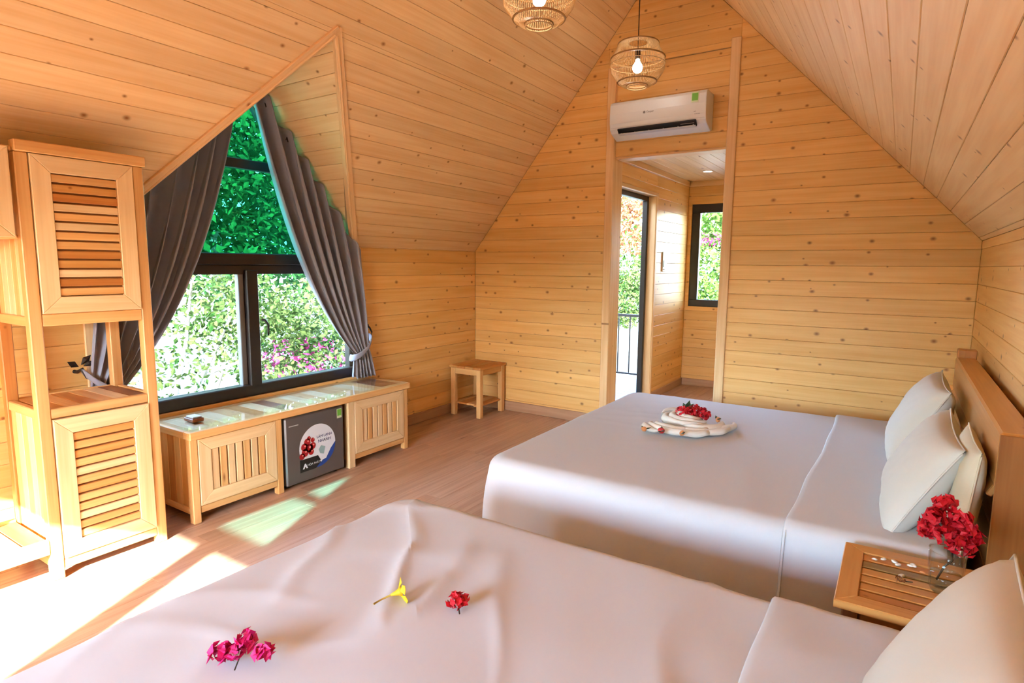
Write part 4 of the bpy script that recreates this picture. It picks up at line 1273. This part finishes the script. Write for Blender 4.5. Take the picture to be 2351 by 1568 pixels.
yf = thing('yellow_flower', 'yellow trumpet flower with a long stalk lying on the front bed', 'flower', (-1.135, 1.175, ZB), g)
axis = Vector((0.045, 0.075, 0.012)).normalized()
Fy = Matrix.Translation((-1.155, 1.155, ZB + 0.014)) @ axis.to_track_quat('Z', 'Y').to_matrix().to_4x4()
tube('stalk', [(-1.155, 1.155, ZB + 0.014), (-1.166, 1.128, ZB + 0.010), (-1.172, 1.105, ZB + 0.006)], [0.003, 0.0022, 0.003], 'stem_y', yf, 6)
lathe('trumpet', [(0.003, 0.0), (0.006, 0.012), (0.009, 0.022), (0.016, 0.03), (0.0145, 0.031), (0.008, 0.023), (0.004, 0.012)], 'yellow', yf, Fy, 20)
for k in range(5):
    a = k * 2 * math.pi / 5
    u = Vector((math.cos(a), math.sin(a), 0)); tt = Vector((-math.sin(a), math.cos(a), 0)); z_ = Vector((0, 0, 1))
    P = [u * 0.012 + z_ * 0.026, u * 0.024 + tt * 0.014 + z_ * 0.033, u * 0.038 + tt * 0.004 + z_ * 0.036, u * 0.036 - tt * 0.008 + z_ * 0.038, u * 0.022 - tt * 0.013 + z_ * 0.034]
    mesh('petal', [p for p in P] + [p + z_ * 0.0015 for p in P], [[4, 3, 2, 1, 0], [5, 6, 7, 8, 9], [0, 1, 6, 5], [1, 2, 7, 6], [2, 3, 8, 7], [3, 4, 9, 8], [4, 0, 5, 9]], 'yellow', yf, Fy)

ZB = 0.53
# vase on the nightstand
VX, VY = 0.175, 2.10
vs_ = thing('glass_vase', 'clear glass tumbler holding the red flowers on the nightstand', 'vase', (VX, VY, NZ))
MV = Matrix.Translation((VX, VY, NZ + 0.0005))
lathe('glass_wall', [(0.0, 0.0), (0.034, 0.0), (0.038, 0.01), (0.044, 0.06), (0.047, 0.125), (0.0445, 0.125), (0.0415, 0.06), (0.035, 0.016), (0.0, 0.014)], 'vase', vs_, MV, 32)
lathe('rim', [(0.0445, 0.124), (0.0472, 0.124), (0.0472, 0.128), (0.0445, 0.128)], 'vase', vs_, MV, 32, close=True)
lathe('water', [(0.0, 0.015), (0.033, 0.017), (0.039, 0.055), (0.0, 0.0552)], 'vase', vs_, MV, 24)
bq = thing('bougainvillea', 'bunch of deep red bougainvillea standing in the glass tumbler', 'flower', (VX, VY, NZ + 0.03))
rnd = random.Random(5)
for (dx, dy, dz, rr) in [(-0.035, 0.0, 0.185, 0.045), (0.035, 0.005, 0.18, 0.045), (0.0, -0.02, 0.17, 0.045), (-0.012, 0.015, 0.25, 0.034), (0.03, -0.01, 0.222, 0.034), (-0.035, -0.02, 0.215, 0.034), (0.035, -0.015, 0.145, 0.036), (0.055, 0.0, 0.175, 0.028), (-0.045, 0.01, 0.165, 0.028)]:
    v, f = bracts((VX - 0.005 + dx, VY + dy, NZ + 0.01 + dz), rr, rr, rr * 0.85, 42, 0.028, rnd)
    o = mesh('bract_cluster', v, f, 'red', bq); o['kind'] = 'stuff'
tube('stem', [(VX - 0.02, VY, NZ + 0.03), (VX - 0.005, VY, NZ + 0.075), (VX + 0.012, VY - 0.005, NZ + 0.10), (VX + 0.005, VY - 0.01, NZ + 0.17)], 0.003, 'stem', bq, 6)
tube('stem', [(VX + 0.012, VY - 0.005, NZ + 0.10), (VX + 0.03, VY - 0.012, NZ + 0.165)], 0.002, 'stem', bq, 6)
# petals and small blossoms fallen on the nightstand
gg = 'fallen petals on the nightstand'
for k, (px, py) in enumerate([(-0.005, 2.205), (0.02, 2.222), (0.05, 2.222), (0.092, 2.218), (0.06, 2.205), (0.102, 2.228), (0.125, 2.19), (0.07, 2.13)]):
    rr = 0.006 + 0.002 * (k % 3)
    c = lathe('petal', [(0.0, 0.0), (rr, 0.001), (rr * 1.1, 0.003), (rr * 0.6, 0.006), (0.0, 0.0065)], 'towel' if k != 6 else 'peach', None, Matrix.Translation((px, py, NZ)) @ Matrix.Rotation(k, 4, 'Z') @ Matrix.Diagonal((1.3, 0.8, 1, 1)), 12)
    tag(c, 'tiny pale petal fallen on the slatted nightstand top' if k != 6 else 'tiny peach petal at the foot of the glass tumbler', 'petal', gg)
db = thing('dried_blossom', 'small russet dried blossom lying on the nightstand', 'flower', (0.065, 2.08, NZ))
v, f = bracts((0.065, 2.085, NZ + 0.010), 0.012, 0.012, 0.007, 18, 0.013, random.Random(9))
o = mesh('petal_cluster', v, f, 'dark', db); o['kind'] = 'stuff'
tube('stem', [(0.07, 2.085, NZ + 0.005), (0.098, 2.10, NZ + 0.003)], 0.0016, 'stem', db, 6)

# towel arrangement on the far bed
tw = thing('towel', 'white towel folded into a low swirl on the far bed', 'towel', (-1.02, 3.55, ZB))
def crescent(cx_, cy_, r_, a0, a1, w_, h_, n=22):
    pts, rad = [], []
    for i in range(n):
        t = i / (n - 1); a = a0 + (a1 - a0) * t
        pts.append((cx_ + r_ * math.cos(a), cy_ + r_ * math.sin(a), ZB + 0.010 + h_ * 0.5))
        rad.append(w_ * (0.18 + 0.82 * math.sin(math.pi * t) ** 0.6))
    v, f = tube_data(pts, rad, 12)
    v = [Vector((p.x, p.y, ZB + 0.010 + h_ * 0.5 + (p.z - (ZB + 0.010 + h_ * 0.5)) * h_ / (2 * w_))) for p in v]
    return v, f
for (cx_, cy_, r_, a0, a1, w_, h_) in [(-1.03, 3.62, 0.15, 2.3, 5.8, 0.026, 0.05), (-1.03, 3.62, 0.11, 2.0, 6.0, 0.026, 0.06), (-1.02, 3.62, 0.07, 1.8, 6.2, 0.03, 0.07), (-0.96, 3.56, 0.13, 4.2, 7.0, 0.026, 0.05), (-0.95, 3.54, 0.165, 4.4, 6.8, 0.022, 0.04), (-1.06, 3.44, 0.15, 3.2, 5.6, 0.022, 0.045), (-1.06, 3.44, 0.115, 3.2, 5.6, 0.024, 0.05), (-0.98, 3.42, 0.12, 4.3, 6.6, 0.022, 0.04), (-0.97, 3.44, 0.085, 4.3, 6.6, 0.022, 0.045), (-0.88, 3.62, 0.11, 4.4, 7.0, 0.025, 0.04), (-1.13, 3.38, 0.10, 3.0, 5.0, 0.022, 0.035), (-1.06, 3.68, 0.17, 1.7, 3.2, 0.024, 0.045), (-1.03, 3.66, 0.13, 1.5, 3.2, 0.026, 0.05)]:
    v, f = crescent(cx_, cy_, r_, a0, a1, w_, h_)
    v = [Vector((p.x + 0.008 * noise.noise(p * 14), p.y + 0.008 * noise.noise(p * 14 + Vector((5, 0, 0))), p.z + 0.006 * noise.noise(p * 18))) for p in v]
    mesh('towel_fold', v, f, 'towel', tw, None, True)
rf = thing('bougainvillea', 'flattened heap of red bougainvillea in the middle of the folded towel', 'flower', (-1.02, 3.62, ZB + 0.03))
for (dx, dy, rr, sd) in [(-0.045, -0.03, 0.045, 21), (0.0, 0.0, 0.05, 22), (0.05, 0.02, 0.05, 23), (0.085, -0.015, 0.035, 24), (0.02, 0.05, 0.04, 25)]:
    v, f = bracts((-1.02 + dx, 3.60 + dy, ZB + 0.085), rr, rr, 0.04, 60, 0.024, random.Random(sd))
    o = mesh('bract_cluster', v, f, 'red', rf); o['kind'] = 'stuff'

def rosebud(label, x, y, z, mat, nl, seed, r_=0.014):
    rnd = random.Random(seed)
    rt = thing('rosebud', label, 'flower', (x, y, z), 'rosebuds tucked around the towel')
    ax = Vector((rnd.uniform(-1, 1), rnd.uniform(-1, 1), 0.5)).normalized()
    Fm = Matrix.Translation((x, y, z + r_)) @ ax.to_track_quat('Z', 'Y').to_matrix().to_4x4()
    lathe('bud', [(0.0, -r_ * 1.1), (r_ * 0.8, -r_ * 0.7), (r_, 0), (r_ * 0.85, r_ * 0.7), (r_ * 0.4, r_ * 1.2), (0, r_ * 1.25)], mat, rt, Fm, 16)
    for k in range(nl):
        a = rnd.uniform(0, 6.28)
        d = Vector((math.cos(a), math.sin(a), rnd.uniform(0.1, 0.7))).normalized()
        s = d.cross(Vector((0, 0, 1))).normalized(); n_ = s.cross(d)
        c = Vector((x, y, z + 0.012)); L = rnd.uniform(0.032, 0.05)
        P = [c, c + d * L * 0.5 + s * L * 0.27, c + d * L, c + d * L * 0.5 - s * L * 0.27, c + d * L * 0.5 + n_ * 0.005, c + d * L * 0.5 - n_ * 0.002]
        mesh('leaf', P, [[0, 1, 4], [1, 2, 4], [2, 3, 4], [3, 0, 4], [1, 0, 5], [2, 1, 5], [3, 2, 5], [0, 3, 5]], 'leaf', rt)
    return rt
rosebud('peach rosebud with one upright leaf at the foot-side tip of the towel', -1.185, 3.24, ZB + 0.02, 'peach', 2, 31)
rosebud('red rosebud with dark leaves at the front of the towel', -1.075, 3.22, ZB + 0.03, 'rosebud', 4, 32, 0.017)
rosebud('peach rosebud at the front edge of the towel beside the red one', -0.965, 3.24, ZB + 0.03, 'peach', 2, 33)
rosebud('brown-leaved rosebud on the pillow side of the red heap', -0.86, 3.60, ZB + 0.045, 'peach', 3, 34)
lv = thing('leaf_sprig', 'sprig of dark green leaves behind the red heap on the towel', 'leaf', (-1.12, 3.78, ZB + 0.03))
for (a, L) in ((0.4, 0.06), (1.5, 0.07), (2.6, 0.055), (3.4, 0.045)):
    d = Vector((math.cos(a) * 0.7, math.sin(a) * 0.5, 0.75)).normalized(); s = d.cross(Vector((0, 1, 0.2))).normalized(); n_ = s.cross(d)
    c = Vector((-1.10, 3.78, ZB + 0.05))
    P = [c, c + d * L * 0.5 + s * L * 0.25, c + d * L, c + d * L * 0.5 - s * L * 0.25, c + d * L * 0.5 + n_ * 0.005, c + d * L * 0.5 - n_ * 0.002]
    mesh('leaf', P, [[0, 1, 4], [1, 2, 4], [2, 3, 4], [3, 0, 4], [1, 0, 5], [2, 1, 5], [3, 2, 5], [0, 3, 5]], 'leaf', lv)
tube('stem', [(-1.10, 3.78, ZB + 0.05), (-1.08, 3.74, ZB + 0.035)], 0.002, 'stem', lv, 6)

# ------------------------------------------------------------------ air conditioner
ac = thing('air_conditioner', 'white wall air conditioner above the passage opening', 'air conditioner', (-1.795, YE + 0.08, 2.57))
AX0, AX1 = -2.205, -1.39
yw = YE + 0.03
prof = [(0, 2.600), (0, 2.885), (-0.16, 2.885), (-0.185, 2.875), (-0.197, 2.855), (-0.205, 2.78), (-0.203, 2.70), (-0.192, 2.655), (-0.165, 2.628), (-0.05, 2.585)]
def extr(name, prof, x0, x1, mat, parent, inset_=0.006):
    n = len(prof); v = []
    cy_ = sum(p[0] for p in prof) / n; cz_ = sum(p[1] for p in prof) / n
    for (x, s) in ((x0, 0.975), (x0 + inset_, 1), (x1 - inset_, 1), (x1, 0.975)):
        for p in prof:
            v.append((x, yw + (cy_ + (p[0] - cy_) * s if p[0] < -0.001 else p[0]), cz_ + (p[1] - cz_) * s))
    f = [list(range(n)), [3 * n + i for i in range(n)][::-1]]
    for k in range(3):
        for i in range(n):
            j = (i + 1) % n
            f.append([k * n + j, k * n + i, (k + 1) * n + i, (k + 1) * n + j])
    return mesh(name, v, f, mat, parent)
extr('body', prof, AX0, AX1, 'white', ac)
# outlet slot and flap along the lower front edge
o1 = bar('air_outlet', (AX0 + 0.075, yw - 0.186, 2.634), (AX1 - 0.075, yw - 0.186, 2.636), 0.058, 0.014, (0, -0.66, -0.75), 'black', ac, 0.002)
bar('flap', (AX0 + 0.08, yw - 0.178, 2.612), (AX1 - 0.08, yw - 0.178, 2.612), 0.035, 0.006, (0, -0.25, -1), 'offwhite', ac, 0.001)
nvn = 6
for k in range(nvn):
    x = AX0 + 0.10 + (AX1 - AX0 - 0.2) * k / (nvn - 1)
    bar('vane', (x, yw - 0.192, 2.645), (x, yw - 0.178, 2.618), 0.010, 0.006, (0, -0.66, -0.75), 'offwhite', ac, 0.001)
bar('vane_rail', (AX0 + 0.09, yw - 0.194, 2.636), (AX1 - 0.09, yw - 0.194, 2.636), 0.005, 0.004, (0, -0.66, -0.75), 'offwhite', ac, 0.0008)
bar('panel_seam', (AX0 + 0.012, yw - 0.1965, 2.668), (AX1 - 0.012, yw - 0.1965, 2.668), 0.0025, 0.0015, (0, -1, -0.2), 'offwhite', ac, 0.0004)
nrm = Vector((0, -0.994, 0.104))
FAc2 = frame((-1.80, yw - 0.2035, 2.80), (1, 0, 0), (0, 0.09, 0.99))
flat('logo_mark', disc(-0.095, -0.035, 0.010, 20), 'print_grey', ac, FAc2, t=0.0012, z0=0.002)
text('lettering', 'Casper', 0.022, 'print_grey', ac, FAc2 @ Matrix.Translation((-0.045, -0.035, 0.0025)))
FAc3 = frame((-1.48, yw - 0.2035, 2.80), (1, 0, 0), (0, 0.09, 0.99))
el = flat('energy_label', [(-0.028, -0.012), (0.028, -0.012), (0.028, 0.070), (-0.028, 0.070)], 'st_pale', ac, FAc3, t=0.0012, z0=0.001)
flat('label_print', [(-0.024, 0.002), (0.024, 0.002), (0.024, 0.060), (-0.024, 0.060)], 'st_green', el, FAc3, t=0.0006, z0=0.0022)
FAc4 = frame((-1.455, yw - 0.2045, 2.70), (1, 0, 0), (0, -0.03, 0.99))
text('lettering', 'inverter', 0.014, 'print_grey', ac, FAc4 @ Matrix.Translation((0, 0.0, 0.003)))
flat('indicator_print', [(-0.03, 0.018), (-0.012, 0.018), (-0.012, 0.021), (-0.03, 0.021)], 'print_grey', ac, FAc4, z0=0.002)

# ------------------------------------------------------------------ rattan pendants
def pendant(label, y, zc):
    root = thing('pendant_lamp', label, 'lamp', (PX, y, zc - 0.16), 'rattan pendant lamps under the ridge')
    Mx = Matrix.Translation((PX, y, zc))
    profs = [[(0.150, 0.150), (0.165, 0.105), (0.200, 0.045)], [(0.200, 0.045), (0.205, 0.0), (0.195, -0.055), (0.145, -0.125)], [(0.145, -0.125), (0.110, -0.150), (0.078, -0.150)], [(0.078, -0.150), (0.074, -0.165)], [(0.15, 0.15), (0.07, 0.155)]]
    for (rr, zz, rd, mt) in [(0.150, 0.150, 0.0055, 'rattan_d'), (0.200, 0.045, 0.0065, 'rattan_d'), (0.145, -0.125, 0.0060, 'rattan_d'), (0.078, -0.150, 0.0055, 'rattan_d'), (0.075, -0.165, 0.0035, 'rattan'), (0.204, 0.0, 0.0025, 'rattan'), (0.07, 0.155, 0.003, 'rattan_d')]:
        ring('hoop', rr, zz, rd, mt, root, Mx)
    v, f = [], []
    N_ = 96
    for prf in profs:
        for i in range(N_ if prf[0][0] > 0.1 else 40):
            a = 2 * math.pi * i / (N_ if prf[0][0] > 0.1 else 40)
            pts = [(r_ * math.cos(a), r_ * math.sin(a), z_) for (r_, z_) in prf]
            vv_, ff = tube_data(pts, 0.0016, 4)
            b = len(v); v += vv_; f += [[b + q for q in ff_] for ff_ in ff]
    ws = mesh('woven_sticks', v, f, 'rattan', root, Mx); ws['kind'] = 'stuff'
    lathe('socket', [(0.0, 0.115), (0.016, 0.115), (0.020, 0.105), (0.020, 0.045), (0.015, 0.04), (0.0, 0.04)], 'iron', root, Mx, 20)
    lathe('bulb', [(0.0, 0.040), (0.014, 0.038), (0.018, 0.02), (0.034, -0.005), (0.038, -0.025), (0.032, -0.045), (0.016, -0.058), (0.0, -0.061)], 'bulb', root, Mx, 24)
    tube('cord', [(PX, y, zc + 0.115), (PX, y, PZ - 0.05)], 0.0035, 'iron', root, 6)
    lathe('ceiling_rose', [(0.0, 0.0), (0.05, 0.0), (0.05, -0.03), (0.0, -0.035)], 'iron', root, Matrix.Translation((PX, y, PZ - 0.045)), 20)
    return root
pendant('rattan pendant lamp hanging in front of the air conditioner', 4.5, 3.015)
pendant('rattan pendant lamp cut by the upper picture edge over the beds', 3.03, 2.985)

# ------------------------------------------------------------------ passage fittings
dl = thing('downlight', 'small round lit downlight in the passage ceiling', 'ceiling light', (-1.86, 6.75, AZ))
ring('trim_ring', 0.05, AZ - 0.001, 0.006, 'white', dl, Matrix.Translation((-1.86, 6.75, 0)), 28, 6)
lathe('lens', [(0.0, 0.0), (0.045, 0.0), (0.045, -0.004), (0.0, -0.004)], 'led', dl, Matrix.Translation((-1.86, 6.75, AZ - 0.0005)), 24)
sw = thing('wall_switch', 'white key-card switch with green glass window on the passage wall', 'switch', (AX, 6.66, 1.56))
beam('plate', (AX, 6.60, 1.44), (AX + 0.012, 6.73, 1.66), 'white', sw, 0.003)
beam('window', (AX + 0.012, 6.625, 1.49), (AX + 0.016, 6.71, 1.565), 'control', sw, 0.001)
beam('card_slot', (AX + 0.012, 6.63, 1.46), (AX + 0.02, 6.705, 1.472), 'offwhite', sw, 0.002)

# ------------------------------------------------------------------ outside: ground, trees, shrubs
def ground_mesh():
    v, f = [], []
    nx, ny = 60, 60
    for j in range(ny + 1):
        for i in range(nx + 1):
            x = -45 + 75 * i / nx; y = -25 + 75 * j / ny
            dist = max(0, -x - 9)
            d2 = max(0, y - 16)
            z = -0.95 + 0.32 * dist * (1 if dist < 22 else 1) * 0.5 + 0.14 * d2 + 0.25 * noise.noise(Vector((x * 0.15, y * 0.15, 0)))
            v.append((x, y, z))
    for j in range(ny):
        for i in range(nx):
            a = j * (nx + 1) + i
            f.append([a, a + 1, a + nx + 2, a + nx + 1])
    return v, f
v, f = ground_mesh()
struct(mesh('ground', v, f, 'ground', None, None, True))

def leaves(blobs, n, size, rng):
    """n leaf blades scattered in ellipsoid blobs (c, rx, ry, rz)"""
    wgt = np.array([b[1] * b[2] * b[3] for b in blobs]); wgt = wgt / wgt.sum()
    idx = rng.choice(len(blobs), n, p=wgt)
    C = np.array([b[0] for b in blobs])[idx]; Rr = np.array([b[1:4] for b in blobs])[idx]
    d = rng.normal(size=(n, 3)); d /= np.linalg.norm(d, axis=1)[:, None]
    rad = 0.35 + 0.65 * rng.random((n, 1)) ** 0.5
    c = C + d * Rr * rad
    nr = d * 0.7 + rng.normal(size=(n, 3)) * 0.6 + np.array([0, 0, 0.4]); nr /= np.linalg.norm(nr, axis=1)[:, None]
    t = np.cross(nr, rng.normal(size=(n, 3))); t /= np.linalg.norm(t, axis=1)[:, None] + 1e-9
    s = np.cross(nr, t)
    k = size * (0.6 + 0.8 * rng.random((n, 1)))
    V = np.stack([c - t * k * .5, c + s * k * .28 - nr * k * .05, c + t * k * .55, c - s * k * .28 - nr * k * .05], 1).reshape(-1, 3)
    F = np.arange(4 * n).reshape(-1, 4)
    return V, F

def tree(label, loc, trunk_h, blobs, n, size, mat, seed, branches=(), cat='tree', name='tree', tr=0.09, group=None, extra=None):
    rng = np.random.default_rng(seed)
    root = thing(name, label, cat, loc, group)
    L = Vector(loc)
    V, F = leaves([((b[0] + loc[0], b[1] + loc[1], b[2] + loc[2]), b[3], b[4], b[5]) for b in blobs], n, size, rng)
    o = mesh('foliage', V.tolist(), F.tolist(), mat, root); o['kind'] = 'stuff'
    if extra:
        V, F = leaves([((b[0] + loc[0], b[1] + loc[1], b[2] + loc[2]), b[3], b[4], b[5]) for b in extra[0]], extra[1], extra[2], rng)
        o = mesh('blossom', V.tolist(), F.tolist(), extra[3], root); o['kind'] = 'stuff'
    if trunk_h > 0:
        tube('trunk', [L + Vector((0, 0, -0.3)), L + Vector((0.05, 0.04, trunk_h * 0.5)), L + Vector((-0.04, 0.1, trunk_h))], [tr, tr * 0.75, tr * 0.5], 'bark', root, 8)
    for (p, q, r_, s_) in branches:
        tube('branch', [L + Vector(p), L + (Vector(p) + Vector(q)) / 2 + Vector((0.05, 0.03, 0.06)), L + Vector(q)], [r_, (r_ + s_) / 2, s_], 'bark', root, 7)
    return root

gt = 'garden trees beyond the dormer window'
tree('bright bare-branched shrub just outside the lower left window pane', (-6.2, 3.0, -0.9), 0.9,
     [(0, 0, 1.5, 0.7, 0.8, 0.55), (0.2, 0.7, 1.9, 0.6, 0.7, 0.5), (-0.3, -0.6, 1.9, 0.6, 0.6, 0.5), (0.3, -0.2, 0.7, 0.7, 0.9, 0.4)], 2600, 0.065, 'leafB', 1,
     [((0, 0, 0.5), (0.2, 0.75, 1.9), 0.035, 0.014), ((0, 0, 0.6), (0.2, -0.5, 1.9), 0.035, 0.014), ((0.1, 0.35, 1.2), (0.4, 0.95, 1.35), 0.022, 0.01), ((0, 0.1, 0.8), (0.3, 0.25, 2.2), 0.03, 0.012), ((0.1, -0.2, 0.9), (0.5, -0.75, 1.15), 0.022, 0.009), ((0.2, 0.1, 0.3), (0.5, 0.4, 1.3), 0.028, 0.012)], 'shrub', 'garden_shrub', 0.05, gt)
tree('pink flowering bush outside the lower right window pane', (-6.0, 4.6, -0.9), 0.5,
     [(0, 0, 1.1, 0.6, 0.8, 0.4), (0.0, 0.5, 1.7, 0.5, 0.7, 0.4), (-0.3, -0.6, 1.9, 0.6, 0.6, 0.45)], 2600, 0.07, 'leafB', 2, (), 'shrub', 'garden_shrub', 0.04, gt,
     ([(0.1, -0.1, 1.3, 0.5, 0.6, 0.25), (0.1, 0.5, 1.1, 0.4, 0.4, 0.2)], 260, 0.07, 'leafP'))
tree('tall dense green tree filling the tinted dormer glass', (-9.5, 5.6, -0.6), 2.6,
     [(0, 0, 3.6, 2.0, 2.6, 1.7), (0.3, -1.8, 3.4, 1.6, 1.8, 1.6), (0, 1.4, 4.8, 1.8, 2.0, 1.6), (0.5, 0.3, 2.2, 1.4, 2.2, 0.8)], 15000, 0.13, 'leafC', 3, (), 'tree', 'tree', 0.16, gt)
tree('broad deep green tree rising on the slope behind the window shrubs', (-12.5, 9.5, 0.2), 2.4,
     [(0, 0, 3.4, 2.2, 3.0, 2.4), (0, 2.6, 3.4, 2.0, 2.4, 2.2), (0, -2.6, 3.0, 2.0, 2.2, 2.2), (0, 0, 6.0, 2.2, 2.8, 1.8)], 16000, 0.15, 'leafC', 4, (), 'tree', 'tree', 0.18, gt)
tree('leafy green tree behind the bare-branched window shrub', (-9.0, 2.2, -0.7), 1.8,
     [(0, 0, 2.6, 1.5, 1.8, 1.3), (0, 1.2, 1.9, 1.2, 1.2, 1.0), (0, -1.4, 3.0, 1.4, 1.5, 1.2)], 9000, 0.11, 'leafA', 5, (), 'tree', 'tree', 0.12, gt)
tree('yellow-green bush low under the dormer window', (-5.6, 2.1, -0.9), 0.3,
     [(0, 0, 0.9, 0.6, 0.8, 0.4), (0.1, 0.8, 0.75, 0.5, 0.6, 0.35), (-0.2, -0.5, 1.2, 0.5, 0.5, 0.4)], 2600, 0.075, 'leafB', 6, (), 'shrub', 'garden_shrub', 0.03, gt)
tree('loose bright bush beyond the pink flowering bush', (-7.6, 6.2, -0.9), 0.7,
     [(0, 0, 1.5, 0.9, 1.0, 0.7), (0, 0.9, 1.9, 0.8, 0.9, 0.6), (0.1, -0.9, 1.2, 0.8, 0.8, 0.6)], 4200, 0.09, 'leafB', 7, (), 'shrub', 'garden_shrub', 0.05, gt)
gp = 'trees beyond the porch'
tree('pale-trunked tree with russet crown seen through the porch door', (-6.9, 17.2, -0.7), 2.2,
     [(0.2, 0, 3.4, 1.3, 1.2, 0.9), (-0.6, 0.3, 4.3, 1.4, 1.2, 0.9)], 3600, 0.12, 'leafR', 8,
     [((0, 0, 1.4), (0.7, 0.1, 3.2), 0.07, 0.03), ((0, 0.1, 2.0), (-0.5, 0.1, 3.6), 0.06, 0.03)], 'tree', 'tree', 0.13, gp)
tree('round yellow-green bush behind the porch railing', (-6.3, 15.2, -0.9), 0.6,
     [(0, 0, 1.5, 1.0, 1.0, 0.8), (0.2, 0.2, 2.1, 0.7, 0.7, 0.55), (-0.5, 0, 1.2, 0.7, 0.7, 0.5)], 6000, 0.09, 'leafB', 9, (), 'shrub', 'garden_shrub', 0.06, gp)
tree('tall green tree far behind the porch', (-9.0, 23, 0.0), 2.5,
     [(0, 0, 4, 3.0, 2.5, 2.6), (3.0, 0, 4.5, 2.6, 2.4, 2.4), (-3, 0, 4.5, 2.6, 2.4, 2.6)], 9000, 0.22, 'leafA', 10, (), 'tree', 'tree', 0.2, gp)
tree('fresh green tree filling the small passage window', (-4.3, 17.0, -0.8), 1.2,
     [(0, 0, 2.4, 1.2, 1.2, 1.2), (0.5, 0.3, 3.6, 1.2, 1.2, 1.0), (0.3, 0.6, 5.2, 1.5, 1.3, 1.3), (1.2, 0.6, 6.6, 1.8, 1.4, 1.4), (-0.2, 0, 1.2, 1.0, 1.0, 0.7)], 13000, 0.13, 'leafA', 11, (), 'tree', 'tree', 0.12, gp,
     ([(0.0, -0.9, 3.0, 0.5, 0.3, 0.2)], 120, 0.1, 'leafP'))
tree('pale green tree behind the one in the passage window', (-2.6, 20.5, -0.4), 1.8,
     [(0, 0, 3.4, 2.0, 1.8, 1.8), (-1.2, 0, 5.0, 1.8, 1.8, 1.6), (0.4, 0, 7.0, 2.6, 2.0, 2.0)], 9000, 0.2, 'leafB', 12, (), 'tree', 'tree', 0.15, gp)

for k, (lb, x, y, sz_) in enumerate([('pale grey boulder under the bare-branched window shrub', -6.9, 3.1, 0.55), ('white sunlit boulder below the pink flowering bush', -6.7, 4.9, 0.6), ('flat pale rock in the garden behind the yellow-green bush', -7.6, 1.2, 0.7)]):
    v, f = [], []
    n1, n2 = 18, 12
    for j in range(n2 + 1):
        for i in range(n1):
            a = 2 * math.pi * i / n1; b = math.pi * j / n2
            d = Vector((math.sin(b) * math.cos(a), math.sin(b) * math.sin(a), math.cos(b)))
            r_ = sz_ * (1 + 0.35 * noise.noise(d * 1.6 + Vector((k * 7, 0, 0))))
            v.append((x + d.x * r_ * 0.8, y + d.y * r_ * 1.2, -0.75 + d.z * r_ * 0.75))
    for j in range(n2):
        for i in range(n1):
            f.append([j * n1 + i, (j + 1) * n1 + i, (j + 1) * n1 + (i + 1) % n1, j * n1 + (i + 1) % n1])
    tag(mesh('boulder', v, f, 'rock', None, None, True), lb, 'rock', 'garden boulders')

# unseen leafy block added behind the camera to cut sky light through the door
hg = thing('sky_blocker', 'unseen leafy green block added outside the gable door to cut sky light', 'sky_blocker', (-0.5, -12.5, -0.9))
rngh = np.random.default_rng(99)
beam('core', (-16.0, -13.0, -0.9), (15.0, -12.2, 2.3), 'leafC', hg, 0.1)
nh_ = 9000
cc = np.stack([rngh.uniform(-16, 15, nh_), rngh.uniform(-13.2, -12.0, nh_), rngh.uniform(-0.8, 2.45, nh_)], 1)
nn = rngh.normal(size=(nh_, 3)); nn /= np.linalg.norm(nn, axis=1)[:, None]
tt_ = np.cross(nn, rngh.normal(size=(nh_, 3))); tt_ /= np.linalg.norm(tt_, axis=1)[:, None]
ss_ = np.cross(nn, tt_)
Vh = np.stack([cc - tt_ * .08, cc + ss_ * .045, cc + tt_ * .09, cc - ss_ * .045], 1).reshape(-1, 3)
o = mesh('foliage', Vh.tolist(), np.arange(4 * nh_).reshape(-1, 4).tolist(), 'leafC', hg); o['kind'] = 'stuff'
